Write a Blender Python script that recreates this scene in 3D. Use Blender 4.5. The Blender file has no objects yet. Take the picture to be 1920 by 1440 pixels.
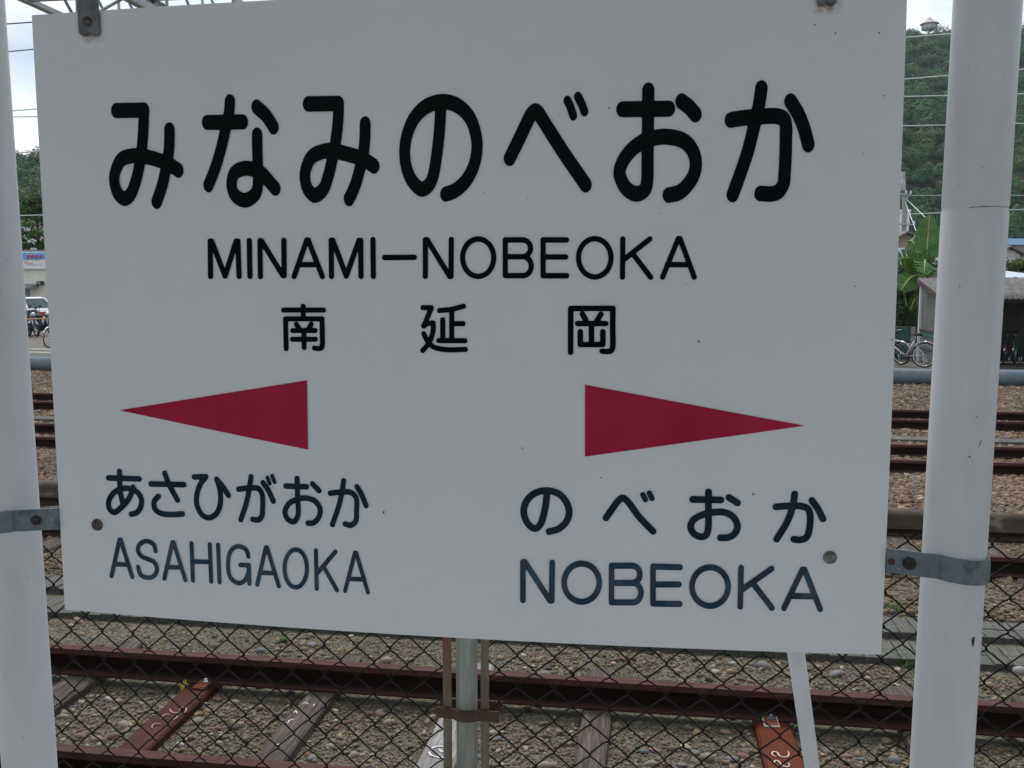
import bpy, bmesh, math, random
import numpy as np
from mathutils import Vector, Matrix
from mathutils.geometry import delaunay_2d_cdt

random.seed(7)
RNG = np.random.default_rng(11)
SC = bpy.context.scene
COL = SC.collection

# ------------------------------------------------------------------ camera
F = Vector((-0.1408, 0.9835, -0.1131)); F.normalize()
R0 = F.cross(Vector((0, 0, 1))).normalized()
U0 = R0.cross(F)
ROLL = 0.0006
CR = R0 * math.cos(ROLL) + U0 * math.sin(ROLL)
CU = U0 * math.cos(ROLL) - R0 * math.sin(ROLL)
CPOS = Vector((0.8757, -1.2668, 1.5))
cam_d = bpy.data.cameras.new('camera')
cam_d.sensor_width = 36
cam_d.lens = 1735.17 / 1920 * 36
cam_d.clip_start = 0.05
cam_d.clip_end = 4000
cam = bpy.data.objects.new('camera', cam_d)
COL.objects.link(cam)
m = Matrix((CR, CU, -F)).transposed().to_4x4()
m.translation = CPOS
cam.matrix_world = m
SC.camera = cam

# ------------------------------------------------------------------ sky, sun, exposure
SUN_EL, SUN_AZ = math.radians(58), math.radians(-15)       # azimuth from +Y towards +X: behind the sign
world = bpy.data.worlds.new('World')
SC.world = world
world.use_nodes = True
wn, wl = world.node_tree.nodes, world.node_tree.links
wn.clear()
def wnode(t, **kw):
    n = wn.new(t)
    for k, v in kw.items():
        setattr(n, k, v)
    return n
w_out = wnode('ShaderNodeOutputWorld')
w_bg = wnode('ShaderNodeBackground')
w_bg.inputs['Strength'].default_value = 0.1
sky = wnode('ShaderNodeTexSky', sky_type='NISHITA', sun_disc=False)
sky.sun_elevation = SUN_EL
sky.sun_rotation = SUN_AZ
sky.air_density = 1.2
sky.dust_density = 2.0
w_tc = wnode('ShaderNodeTexCoord')
w_map = wnode('ShaderNodeMapping')
w_map.inputs['Scale'].default_value = (1.0, 1.0, 2.6)
w_map.inputs['Location'].default_value = (1.09, 0.62, 0.1)
w_n = wnode('ShaderNodeTexNoise')
w_n.inputs['Scale'].default_value = 2.3
w_n.inputs['Detail'].default_value = 7
w_n.inputs['Roughness'].default_value = 0.55
w_r = wnode('ShaderNodeValToRGB')
w_r.color_ramp.elements[0].position = 0.36
w_r.color_ramp.elements[1].position = 0.56
w_r.color_ramp.elements[0].color = (0.22, 0.22, 0.22, 1)
w_n2 = wnode('ShaderNodeTexNoise')
w_n2.inputs['Scale'].default_value = 4.0
w_n2.inputs['Detail'].default_value = 5
w_c = wnode('ShaderNodeValToRGB')                           # cloud brightness: grey bellies to white
w_c.color_ramp.elements[0].position = 0.35
w_c.color_ramp.elements[1].position = 0.62
w_c.color_ramp.elements[0].color = (3.6, 4.5, 5.5, 1)
w_c.color_ramp.elements[1].color = (8.8, 9.0, 9.2, 1)
w_mix = wnode('ShaderNodeMix', data_type='RGBA')
wl.new(w_tc.outputs['Generated'], w_map.inputs['Vector'])
wl.new(w_map.outputs[0], w_n.inputs['Vector'])
wl.new(w_map.outputs[0], w_n2.inputs['Vector'])
wl.new(w_n.outputs['Fac'], w_r.inputs['Fac'])
wl.new(w_n2.outputs['Fac'], w_c.inputs['Fac'])
wl.new(w_r.outputs['Color'], w_mix.inputs[0])
wl.new(sky.outputs[0], w_mix.inputs[6])
wl.new(w_c.outputs['Color'], w_mix.inputs[7])
wl.new(w_mix.outputs[2], w_bg.inputs['Color'])
wl.new(w_bg.outputs[0], w_out.inputs['Surface'])

sun_d = bpy.data.lights.new('sun', 'SUN')
sun_d.energy = 1.4
sun_d.angle = math.radians(14)
sun_d.color = (1.0, 0.965, 0.92)
sun = bpy.data.objects.new('sun', sun_d)
COL.objects.link(sun)
sdir = Vector((math.sin(SUN_AZ) * math.cos(SUN_EL), math.cos(SUN_AZ) * math.cos(SUN_EL), math.sin(SUN_EL)))
sun.rotation_euler = sdir.to_track_quat('Z', 'Y').to_euler()
sun.location = (-4, 20, 30)

SC.view_settings.view_transform = 'Standard'
SC.view_settings.look = 'None'
SC.view_settings.gamma = 1.0
SC.view_settings.exposure = 0.66
SC.view_settings.use_curve_mapping = False

# ------------------------------------------------------------------ helpers
def at(px, py, y):
    """the point that stands at depth y behind the photograph's pixel (1920 x 1440)"""
    d = F * 1735.17 + CR * (px - 960) - CU * (py - 720)
    return CPOS + d * ((y - CPOS.y) / d.y)

def base_of(parent):
    v = Vector((0, 0, 0))
    while parent is not None:
        v += parent.location
        parent = parent.parent
    return v

class MB:
    """collects shapes in world space and links them as ONE mesh object"""
    def __init__(self):
        self.v, self.f, self.sm = [], [], []
    def add(self, vs, fs, smooth=False):
        o = len(self.v)
        self.v += [tuple(a) for a in vs]
        self.f += [tuple(i + o for i in q) for q in fs]
        self.sm += [smooth] * len(fs)
        return self
    def box(self, x0, x1, y0, y1, z0, z1, M=None):
        vs = [Vector((x, y, z)) for x in (x0, x1) for y in (y0, y1) for z in (z0, z1)]
        if M is not None:
            vs = [M @ a for a in vs]
        return self.add(vs, [(0, 1, 3, 2), (4, 6, 7, 5), (0, 4, 5, 1), (2, 3, 7, 6), (0, 2, 6, 4), (1, 5, 7, 3)])
    def tube(self, pts, r, n=8, closed=False, cap=True, smooth=True, squash=1.0):
        pts = [Vector(p) for p in pts]
        k = len(pts)
        rs = r if isinstance(r, (list, tuple)) else [r] * k
        ring, prev = [], None
        for i, p in enumerate(pts):
            if closed:
                t = pts[(i + 1) % k] - pts[i - 1]
            else:
                t = pts[min(i + 1, k - 1)] - pts[max(i - 1, 0)]
            t.normalize()
            if prev is None:
                a = Vector((0, 0, 1)) if abs(t.z) < 0.9 else Vector((1, 0, 0))
                nrm = t.cross(a).normalized()
            else:
                nrm = (prev - t * prev.dot(t)).normalized()
            prev = nrm
            b = t.cross(nrm)
            ring += [p + (nrm * math.cos(2 * math.pi * j / n) + b * (math.sin(2 * math.pi * j / n) * squash)) * rs[i] for j in range(n)]
        fs = []
        for i in range(k if closed else k - 1):
            for j in range(n):
                a, b2 = i * n + j, i * n + (j + 1) % n
                c, d = ((i + 1) % k) * n + (j + 1) % n, ((i + 1) % k) * n + j
                fs.append((a, b2, c, d))
        if cap and not closed:
            fs.append(tuple(range(n - 1, -1, -1)))
            fs.append(tuple((k - 1) * n + j for j in range(n)))
        return self.add(ring, fs, smooth)
    def prism(self, poly, axis, lo, hi):
        """poly: 2D outline; axis 'x','y','z' is the extrusion axis"""
        def P(a, b, c):
            return {'x': (c, a, b), 'y': (a, c, b), 'z': (a, b, c)}[axis]
        n = len(poly)
        vs = [P(a, b, lo) for a, b in poly] + [P(a, b, hi) for a, b in poly]
        fs = [tuple(range(n - 1, -1, -1)), tuple(range(n, 2 * n))]
        fs += [(i, (i + 1) % n, n + (i + 1) % n, n + i) for i in range(n)]
        return self.add(vs, fs)
    def lathe(self, prof, c, n=16, axis='z', smooth=True):
        """prof: (radius, height) pairs turned about an axis through c"""
        vs, fs = [], []
        for r, h in prof:
            for j in range(n):
                a = 2 * math.pi * j / n
                x, y = r * math.cos(a), r * math.sin(a)
                vs.append({'z': (c[0] + x, c[1] + y, c[2] + h), 'y': (c[0] + x, c[1] + h, c[2] + y), 'x': (c[0] + h, c[1] + x, c[2] + y)}[axis])
        for i in range(len(prof) - 1):
            for j in range(n):
                fs.append((i * n + j, i * n + (j + 1) % n, (i + 1) * n + (j + 1) % n, (i + 1) * n + j))
        fs.append(tuple(range(n - 1, -1, -1)))
        fs.append(tuple((len(prof) - 1) * n + j for j in range(n)))
        return self.add(vs, fs, smooth)
    def build(self, name, mat, parent=None, bevel=0.0, local=False):
        me = bpy.data.meshes.new(name)
        off = Vector((0, 0, 0)) if local else base_of(parent)
        me.from_pydata([(a[0] - off.x, a[1] - off.y, a[2] - off.z) for a in self.v], [], self.f)
        bm = bmesh.new(); bm.from_mesh(me)
        bmesh.ops.recalc_face_normals(bm, faces=bm.faces)
        bm.to_mesh(me); bm.free()
        me.polygons.foreach_set('use_smooth', self.sm)
        me.materials.append(mat)
        o = bpy.data.objects.new(name, me)
        COL.objects.link(o)
        o.parent = parent
        if bevel:
            b = o.modifiers.new('bevel', 'BEVEL'); b.width = bevel; b.segments = 2; b.limit_method = 'ANGLE'
        if any(self.sm) and not all(self.sm):
            try:
                me.set_sharp_from_angle(angle=math.radians(40))
            except Exception:
                pass
        return o

def tag(o, label=None, cat=None, group=None, kind=None):
    if label: o['label'] = label
    if cat: o['category'] = cat
    if group: o['group'] = group
    if kind: o['kind'] = kind
    return o

def thing(name, loc, label, cat, group=None):
    o = bpy.data.objects.new(name, None)
    o.empty_display_size = 0.1
    COL.objects.link(o)
    o.location = loc
    return tag(o, label, cat, group)

def copy_tree(o, parent=None):
    c = o.copy(); COL.objects.link(c); c.parent = parent
    for ch in list(o.children):
        copy_tree(ch, c)
    return c

def np_mesh(name, verts, faces, mat, tint=None, parent=None, smooth=False):
    """one mesh object from numpy arrays; tint = one grey value per vertex (natural variation between pieces)"""
    me = bpy.data.meshes.new(name)
    nf, k = faces.shape
    me.vertices.add(len(verts)); me.vertices.foreach_set('co', verts.astype(np.float32).ravel())
    me.loops.add(nf * k); me.loops.foreach_set('vertex_index', faces.astype(np.int32).ravel())
    me.polygons.add(nf)
    me.polygons.foreach_set('loop_start', np.arange(0, nf * k, k, dtype=np.int32))
    me.polygons.foreach_set('loop_total', np.full(nf, k, dtype=np.int32))
    if smooth:
        me.polygons.foreach_set('use_smooth', np.ones(nf, dtype=bool))
    if tint is not None:
        a = me.attributes.new('tint', 'FLOAT', 'POINT')
        a.data.foreach_set('value', tint.astype(np.float32))
    me.update(calc_edges=True)
    me.validate()
    me.materials.append(mat)
    o = bpy.data.objects.new(name, me)
    COL.objects.link(o)
    o.parent = parent
    return o

# ------------------------------------------------------------------ materials
def new_mat(name):
    m = bpy.data.materials.new(name)
    m.use_nodes = True
    nt = m.node_tree
    b = nt.nodes['Principled BSDF']
    return m, nt, b

def ramp(nt, fac, stops):
    r = nt.nodes.new('ShaderNodeValToRGB')
    el = r.color_ramp.elements
    while len(el) < len(stops):
        el.new(0.5)
    for e, (p, c) in zip(el, stops):
        e.position = p
        e.color = (*c, 1) if len(c) == 3 else c
    nt.links.new(fac, r.inputs['Fac'])
    return r.outputs['Color']

def noise(nt, scale, detail=4, rough=0.6, stretch=None, coord='Object'):
    tc = nt.nodes.new('ShaderNodeTexCoord')
    v = tc.outputs[coord]
    if stretch:
        mp = nt.nodes.new('ShaderNodeMapping')
        mp.inputs['Scale'].default_value = stretch
        nt.links.new(v, mp.inputs['Vector']); v = mp.outputs[0]
    n = nt.nodes.new('ShaderNodeTexNoise')
    n.inputs['Scale'].default_value = scale
    n.inputs['Detail'].default_value = detail
    n.inputs['Roughness'].default_value = rough
    nt.links.new(v, n.inputs['Vector'])
    return n.outputs['Fac']

def bump(nt, b, h, strength=0.3, dist=0.01):
    bp = nt.nodes.new('ShaderNodeBump')
    bp.inputs['Strength'].default_value = strength
    bp.inputs['Distance'].default_value = dist
    nt.links.new(h, bp.inputs['Height'])
    nt.links.new(bp.outputs[0], b.inputs['Normal'])

def mottled(name, c1, c2, scale=8, rough=0.6, metal=0.0, bump_s=0.0, bump_d=0.004, stretch=None, c3=None, detail=5, lo=0.35, hi=0.65):
    m, nt, b = new_mat(name)
    f = noise(nt, scale, detail, 0.62, stretch)
    stops = [(lo, c1), (hi, c2)] if c3 is None else [(lo, c1), ((lo + hi) / 2, c2), (hi, c3)]
    nt.links.new(ramp(nt, f, stops), b.inputs['Base Color'])
    b.inputs['Roughness'].default_value = rough
    b.inputs['Metallic'].default_value = metal
    if bump_s:
        bump(nt, b, noise(nt, scale * 4, 5, 0.65, stretch), bump_s, bump_d)
    return m

def mix_rgb(nt, fac, a, b2):
    mx = nt.nodes.new('ShaderNodeMix'); mx.data_type = 'RGBA'
    nt.links.new(fac, mx.inputs[0])
    for s, i in ((a, 6), (b2, 7)):
        if isinstance(s, tuple):
            mx.inputs[i].default_value = (*s, 1)
        else:
            nt.links.new(s, mx.inputs[i])
    return mx.outputs[2]

def tint_mat(name, stops, rough=0.9, bump_s=0.0, spec=0.3, trans=0.0, grain=None):
    m, nt, b = new_mat(name)
    a = nt.nodes.new('ShaderNodeAttribute'); a.attribute_name = 'tint'
    c = ramp(nt, a.outputs['Fac'], stops)
    if grain:
        g = ramp(nt, noise(nt, grain, 4, 0.7), [(0.3, (0.72, 0.72, 0.72)), (0.7, (1.15, 1.15, 1.15))])
        mx = nt.nodes.new('ShaderNodeMix'); mx.data_type = 'RGBA'; mx.blend_type = 'MULTIPLY'
        mx.inputs[0].default_value = 1
        nt.links.new(c, mx.inputs[6]); nt.links.new(g, mx.inputs[7])
        c = mx.outputs[2]
    nt.links.new(c, b.inputs['Base Color'])
    b.inputs['Roughness'].default_value = rough
    b.inputs['Specular IOR Level'].default_value = spec
    if trans:
        out = nt.nodes['Material Output']
        t = nt.nodes.new('ShaderNodeBsdfTranslucent'); nt.links.new(c, t.inputs['Color'])
        ms = nt.nodes.new('ShaderNodeMixShader'); ms.inputs[0].default_value = trans
        nt.links.new(b.outputs[0], ms.inputs[1]); nt.links.new(t.outputs[0], ms.inputs[2])
        nt.links.new(ms.outputs[0], out.inputs['Surface'])
    return m

M = {}
def sign_paint():
    m, nt, b = new_mat('sign_paint')
    base = ramp(nt, noise(nt, 2.2, 4, 0.6), [(0.3, (0.725, 0.728, 0.738)), (0.7, (0.765, 0.767, 0.77))])
    # rust run below the two strap ends, mottled
    geo = nt.nodes.new('ShaderNodeNewGeometry')
    total = None
    for (x, z) in ((0.0957, 1.0 + 0.842), (1.0958, 1.0 + 0.843)):
        d = nt.nodes.new('ShaderNodeVectorMath'); d.operation = 'SUBTRACT'
        d.inputs[1].default_value = (x, 0, z)
        nt.links.new(geo.outputs['Position'], d.inputs[0])
        s = nt.nodes.new('ShaderNodeVectorMath'); s.operation = 'MULTIPLY'
        s.inputs[1].default_value = (48, 0, 75)
        nt.links.new(d.outputs[0], s.inputs[0])
        ln = nt.nodes.new('ShaderNodeVectorMath'); ln.operation = 'LENGTH'
        nt.links.new(s.outputs[0], ln.inputs[0])
        mr = nt.nodes.new('ShaderNodeMapRange')
        mr.inputs['From Min'].default_value = 1.1; mr.inputs['From Max'].default_value = 0.4
        nt.links.new(ln.outputs['Value'], mr.inputs['Value'])
        if total is None:
            total = mr.outputs[0]
        else:
            mx = nt.nodes.new('ShaderNodeMath'); mx.operation = 'MAXIMUM'
            nt.links.new(total, mx.inputs[0]); nt.links.new(mr.outputs[0], mx.inputs[1]); total = mx.outputs[0]
    nf = nt.nodes.new('ShaderNodeMath'); nf.operation = 'MULTIPLY'
    rr = ramp(nt, noise(nt, 120, 3), [(0.4, (0, 0, 0)), (0.62, (0.8, 0.8, 0.8))])
    nt.links.new(total, nf.inputs[0]); nt.links.new(rr, nf.inputs[1])
    nt.links.new(mix_rgb(nt, nf.outputs[0], base, (0.33, 0.2, 0.09)), b.inputs['Base Color'])
    b.inputs['Roughness'].default_value = 0.42
    b.inputs['Specular IOR Level'].default_value = 0.3
    bump(nt, b, noise(nt, 260, 2), 0.02, 0.001)
    return m
M['sign'] = sign_paint()
M['ink_black'] = mottled('black_vinyl', (0.0015, 0.0022, 0.003), (0.004, 0.006, 0.0065), 26, 0.3, lo=0.3, hi=0.75)
M['ink_blue'] = mottled('faded_navy_vinyl', (0.022, 0.046, 0.074), (0.055, 0.095, 0.132), 30, 0.4, lo=0.38, hi=0.66)
M['ink_mid'] = mottled('navy_vinyl', (0.008, 0.018, 0.029), (0.022, 0.042, 0.062), 22, 0.35, lo=0.3, hi=0.72)
for k_ in ('ink_black', 'ink_blue', 'ink_mid'):
    M[k_].node_tree.nodes['Principled BSDF'].inputs['Specular IOR Level'].default_value = 0.04
M['arrow'] = mottled('crimson_vinyl', (0.37, 0.012, 0.046), (0.44, 0.021, 0.066), 14, 0.45)
def post_paint():
    m, nt, b = new_mat('white_post_paint')
    base = ramp(nt, noise(nt, 5, 5, 0.62, (3, 3, 0.8)), [(0.35, (0.585, 0.59, 0.605)), (0.65, (0.655, 0.66, 0.672))])
    spk = ramp(nt, noise(nt, 130, 2, 0.5), [(0.72, (1, 1, 1)), (0.78, (0.6, 0.59, 0.57))])     # fine grit stuck in the paint
    mul = nt.nodes.new('ShaderNodeMix'); mul.data_type = 'RGBA'; mul.blend_type = 'MULTIPLY'; mul.inputs[0].default_value = 0.8
    nt.links.new(base, mul.inputs[6]); nt.links.new(spk, mul.inputs[7])
    nt.links.new(mul.outputs[2], b.inputs['Base Color'])
    b.inputs['Roughness'].default_value = 0.42
    b.inputs['Specular IOR Level'].default_value = 0.4
    bump(nt, b, noise(nt, 60, 4, 0.6, (1, 1, 0.4)), 0.12, 0.0015)
    return m
M['post'] = post_paint()
M['arrow'].node_tree.nodes['Principled BSDF'].inputs['Specular IOR Level'].default_value = 0.12
M['galv'] = mottled('galvanised_steel', (0.07, 0.095, 0.105), (0.17, 0.20, 0.215), 22, 0.55, 0.3, 0.1, 0.001, c3=(0.11, 0.14, 0.15))
M['galv_post'] = mottled('weathered_galvanised_pipe', (0.20, 0.215, 0.19), (0.34, 0.345, 0.31), 12, 0.6, 0.35, 0.1, 0.001, stretch=(6, 6, 0.7))
M['strap'] = mottled('dark_zinc_strap', (0.10, 0.105, 0.11), (0.20, 0.205, 0.21), 40, 0.5, 0.55, 0.15, 0.001)
M['bolt'] = mottled('brown_bolt', (0.06, 0.045, 0.04), (0.16, 0.14, 0.135), 200, 0.45, 0.6)
M['steel_bolt'] = mottled('steel_bolt', (0.16, 0.15, 0.145), (0.30, 0.29, 0.28), 200, 0.35, 0.75)
M['dark_bolt'] = mottled('dark_bolt', (0.018, 0.014, 0.013), (0.05, 0.04, 0.036), 150, 0.6, 0.4)
M['rust'] = mottled('rusty_flat_bar', (0.165, 0.148, 0.115), (0.135, 0.105, 0.072), 9, 0.8, 0.1, 0.2, 0.001, stretch=(3, 3, 0.6), c3=(0.19, 0.06, 0.022), lo=0.44, hi=0.66)
M['band_rust'] = mottled('rusty_bracket', (0.05, 0.032, 0.026), (0.11, 0.055, 0.036), 25, 0.8, 0.2, 0.2, 0.001)
M['fence_pipe'] = mottled('lichened_fence_pipe', (0.05, 0.036, 0.025), (0.085, 0.066, 0.046), 16, 0.75, 0.1, 0.3, 0.001, c3=(0.34, 0.34, 0.29), lo=0.42, hi=0.78)
M['wire'] = mottled('black_fence_wire', (0.004, 0.004, 0.004), (0.012, 0.012, 0.009), 30, 0.6, 0.0)
M['wire'].node_tree.nodes['Principled BSDF'].inputs['Specular IOR Level'].default_value = 0.15
def rail_mat():
    m, nt, b = new_mat('rusty_rail_steel')
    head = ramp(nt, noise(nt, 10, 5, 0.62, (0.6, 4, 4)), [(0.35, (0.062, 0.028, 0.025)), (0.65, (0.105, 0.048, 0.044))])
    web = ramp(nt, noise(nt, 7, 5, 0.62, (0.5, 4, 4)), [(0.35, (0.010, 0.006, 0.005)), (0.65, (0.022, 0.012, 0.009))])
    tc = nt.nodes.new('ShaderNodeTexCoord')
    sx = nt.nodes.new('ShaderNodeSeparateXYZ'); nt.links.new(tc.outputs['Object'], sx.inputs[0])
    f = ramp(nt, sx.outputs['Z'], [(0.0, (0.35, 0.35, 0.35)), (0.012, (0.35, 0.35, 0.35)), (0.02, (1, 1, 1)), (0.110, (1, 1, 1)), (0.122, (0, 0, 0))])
    nt.links.new(mix_rgb(nt, f, head, web), b.inputs['Base Color'])      # oily web, darkened further for shade under the head; rusty head and foot
    b.inputs['Roughness'].default_value = 0.75
    b.inputs['Specular IOR Level'].default_value = 0.12
    bump(nt, b, noise(nt, 40, 5, 0.65, (0.6, 4, 4)), 0.3, 0.001)
    return m
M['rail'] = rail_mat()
M['red_sleeper'] = mottled('red_oxide_sleeper', (0.085, 0.019, 0.006), (0.13, 0.030, 0.010), 7, 0.7, bump_s=0.2, bump_d=0.002)
M['red_sleeper_dark'] = mottled('dark_red_sleeper', (0.050, 0.015, 0.010), (0.080, 0.023, 0.015), 7, 0.7, bump_s=0.2, bump_d=0.002)
for k_ in ('red_sleeper', 'red_sleeper_dark'):
    M[k_].node_tree.nodes['Principled BSDF'].inputs['Specular IOR Level'].default_value = 0.15
M['chalk'] = mottled('chalk_paint', (0.55, 0.40, 0.34), (0.75, 0.68, 0.6), 60, 0.9)
M['chalk_pink'] = mottled('pink_chalk', (0.42, 0.22, 0.2), (0.6, 0.42, 0.38), 60, 0.9)
M['clip'] = mottled('orange_rust_clip', (0.26, 0.08, 0.03), (0.17, 0.05, 0.025), 40, 0.75, 0.1, 0.1, 0.001)
M['clip_edge'] = mottled('pale_plate_edge', (0.6, 0.52, 0.38), (0.45, 0.4, 0.3), 40, 0.6)
M['white_enamel'] = mottled('white_paint_mark', (0.7, 0.7, 0.68), (0.8, 0.8, 0.78), 30, 0.6)
def wood(name, dark, light, pale):
    m, nt, b = new_mat(name)
    f = noise(nt, 6, 6, 0.7, (8, 0.7, 8))
    f2 = noise(nt, 2.5, 3, 0.5)
    c = ramp(nt, f, [(0.34, dark), (0.52, light), (0.70, pale)])
    c2 = mix_rgb(nt, f2, c, dark)
    nt.links.new(mix_rgb(nt, ramp(nt, f2, [(0.4, (0, 0, 0)), (0.7, (0.45, 0.45, 0.45))]), c, dark), b.inputs['Base Color'])
    b.inputs['Roughness'].default_value = 0.9
    b.inputs['Specular IOR Level'].default_value = 0.2
    bump(nt, b, noise(nt, 14, 6, 0.7, (10, 0.6, 10)), 0.7, 0.006)
    return m
M['wood'] = wood('weathered_sleeper_wood', (0.042, 0.034, 0.029), (0.105, 0.084, 0.074), (0.21, 0.185, 0.165))
M['wood_pale'] = wood('bleached_sleeper_wood', (0.12, 0.11, 0.105), (0.30, 0.285, 0.275), (0.5, 0.49, 0.48))
M['plank'] = wood('grey_walkway_plank', (0.055, 0.055, 0.046), (0.125, 0.125, 0.11), (0.21, 0.21, 0.19))
M['stone'] = tint_mat('river_gravel', [(0.0, (0.049, 0.046, 0.038)), (0.16, (0.116, 0.101, 0.079)), (0.32, (0.179, 0.143, 0.091)), (0.48, (0.228, 0.187, 0.122)),
                                      (0.60, (0.133, 0.121, 0.100)), (0.72, (0.258, 0.191, 0.109)), (0.82, (0.179, 0.097, 0.056)), (0.91, (0.321, 0.272, 0.193)), (1.0, (0.464, 0.404, 0.315))], 0.85, grain=60)
M['ballast'] = tint_mat('track_ballast', [(0.0, (0.054, 0.039, 0.028)), (0.2, (0.133, 0.097, 0.068)), (0.4, (0.214, 0.148, 0.096)), (0.6, (0.179, 0.143, 0.106)),
                                         (0.75, (0.294, 0.202, 0.125)), (0.88, (0.169, 0.081, 0.051)), (1.0, (0.410, 0.342, 0.257))], 0.9, grain=25)
def ground_mat():
    m, nt, b = new_mat('gravelly_ground')
    v = nt.nodes.new('ShaderNodeTexVoronoi'); v.inputs['Scale'].default_value = 70
    tc = nt.nodes.new('ShaderNodeTexCoord'); nt.links.new(tc.outputs['Object'], v.inputs['Vector'])
    c = ramp(nt, v.outputs['Color'], [(0.15, (0.055, 0.049, 0.035)), (0.5, (0.12, 0.110, 0.076)), (0.85, (0.22, 0.2, 0.145))])
    n = noise(nt, 1.3, 4)
    c2 = ramp(nt, n, [(0.35, (0.075, 0.068, 0.053)), (0.65, (0.135, 0.122, 0.094))])
    mx = nt.nodes.new('ShaderNodeMix'); mx.data_type = 'RGBA'; mx.inputs[0].default_value = 0.4
    nt.links.new(c, mx.inputs[6]); nt.links.new(c2, mx.inputs[7])
    nt.links.new(mx.outputs[2], b.inputs['Base Color'])
    b.inputs['Roughness'].default_value = 0.95
    b.inputs['Specular IOR Level'].default_value = 0.2
    bump(nt, b, v.outputs['Distance'], 0.8, 0.006)
    return m
M['ground'] = ground_mat()
M['asphalt'] = mottled('brown_grey_yard_surface', (0.10, 0.088, 0.075), (0.16, 0.14, 0.12), 3, 0.95, bump_s=0.2)
M['concrete'] = mottled('grey_concrete', (0.22, 0.215, 0.2), (0.34, 0.33, 0.31), 4, 0.9, bump_s=0.2, bump_d=0.003)
M['kerb'] = mottled('pale_kerb', (0.42, 0.40, 0.34), (0.55, 0.53, 0.47), 6, 0.85)
M['bigpipe'] = mottled('blue_grey_pipe', (0.085, 0.115, 0.135), (0.115, 0.15, 0.17), 5, 0.5, 0.0)
M['gantry'] = mottled('grey_gantry_steel', (0.34, 0.36, 0.36), (0.46, 0.475, 0.47), 6, 0.6, 0.2)
M['cable'] = mottled('pale_overhead_wire', (0.52, 0.57, 0.56), (0.64, 0.68, 0.67), 5, 0.4, 0.2)  # brightness of the reflected sky is put into this base colour
M['cable_dark'] = mottled('dark_overhead_wire', (0.05, 0.06, 0.07), (0.09, 0.10, 0.11), 5, 0.6)
M['leaf_hill'] = tint_mat('hill_foliage', [(0, (0.017, 0.055, 0.027)), (0.5, (0.039, 0.116, 0.050)), (1, (0.088, 0.170, 0.058))], 0.8, trans=0.12)
M['leaf_bright'] = tint_mat('bright_foliage', [(0, (0.02, 0.055, 0.015)), (0.5, (0.045, 0.12, 0.025)), (1, (0.10, 0.21, 0.05))], 0.6, trans=0.25)
M['leaf_bush'] = tint_mat('bush_foliage', [(0, (0.014, 0.038, 0.014)), (0.6, (0.04, 0.09, 0.03)), (1, (0.085, 0.16, 0.05))], 0.55, trans=0.2)
M['leaf_olive'] = tint_mat('olive_foliage', [(0, (0.04, 0.06, 0.015)), (0.6, (0.09, 0.12, 0.03)), (1, (0.16, 0.17, 0.05))], 0.7, trans=0.2)
M['hill'] = mottled('forest_floor', (0.006, 0.012, 0.006), (0.014, 0.026, 0.011), 0.12, 0.95)
M['bark'] = mottled('bark', (0.05, 0.038, 0.028), (0.12, 0.09, 0.065), 8, 0.95, bump_s=0.4, bump_d=0.02)
def banana():
    m, nt, b = new_mat('banana_leaf')
    f = noise(nt, 5, 4, 0.6)
    c = ramp(nt, f, [(0.3, (0.028, 0.10, 0.010)), (0.7, (0.075, 0.19, 0.024))])
    nt.links.new(c, b.inputs['Base Color']); b.inputs['Roughness'].default_value = 0.4
    t = nt.nodes.new('ShaderNodeBsdfTranslucent'); nt.links.new(c, t.inputs['Color'])
    ms = nt.nodes.new('ShaderNodeMixShader'); ms.inputs[0].default_value = 0.3
    nt.links.new(b.outputs[0], ms.inputs[1]); nt.links.new(t.outputs[0], ms.inputs[2])
    nt.links.new(ms.outputs[0], nt.nodes['Material Output'].inputs['Surface'])
    return m
M['banana'] = banana()
M['banana_rib'] = mottled('banana_midrib', (0.22, 0.30, 0.09), (0.34, 0.42, 0.15), 6, 0.5)
M['banana_stem'] = mottled('banana_stem', (0.10, 0.08, 0.04), (0.2, 0.2, 0.08), 8, 0.7)
M['cream'] = mottled('cream_wall', (0.66, 0.63, 0.53), (0.74, 0.71, 0.61), 2, 0.8)
M['white_wall'] = mottled('white_wall', (0.70, 0.70, 0.70), (0.78, 0.78, 0.77), 2, 0.8)
M['tan_wall'] = mottled('tan_wall', (0.42, 0.32, 0.22), (0.5, 0.39, 0.28), 2, 0.85)
M['roof_grey'] = mottled('grey_roof', (0.15, 0.165, 0.18), (0.22, 0.235, 0.25), 3, 0.7)
M['roof_brown'] = mottled('brown_roof', (0.14, 0.11, 0.10), (0.22, 0.18, 0.16), 3, 0.8)
M['pavilion_roof'] = mottled('faded_pink_tile', (0.46, 0.36, 0.35), (0.56, 0.46, 0.45), 0.6, 0.8)
M['roof_white'] = mottled('pale_metal_roof', (0.50, 0.54, 0.60), (0.62, 0.66, 0.70), 3, 0.35, 0.2)
M['shutter'] = mottled('grey_green_shutter', (0.22, 0.27, 0.27), (0.28, 0.33, 0.33), 5, 0.6)
M['blue'] = mottled('sky_blue_sign', (0.08, 0.33, 0.72), (0.1, 0.38, 0.78), 4, 0.5)
M['blue_sheet'] = mottled('blue_sheet', (0.03, 0.11, 0.20), (0.05, 0.15, 0.26), 3, 0.6)
M['red'] = mottled('red_letters', (0.55, 0.03, 0.06), (0.62, 0.05, 0.08), 5, 0.5)
M['yellow'] = mottled('yellow_paint', (0.62, 0.55, 0.08), (0.7, 0.62, 0.12), 5, 0.5)
M['dark'] = mottled('dark_metal', (0.03, 0.032, 0.034), (0.06, 0.062, 0.064), 8, 0.6)
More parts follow.
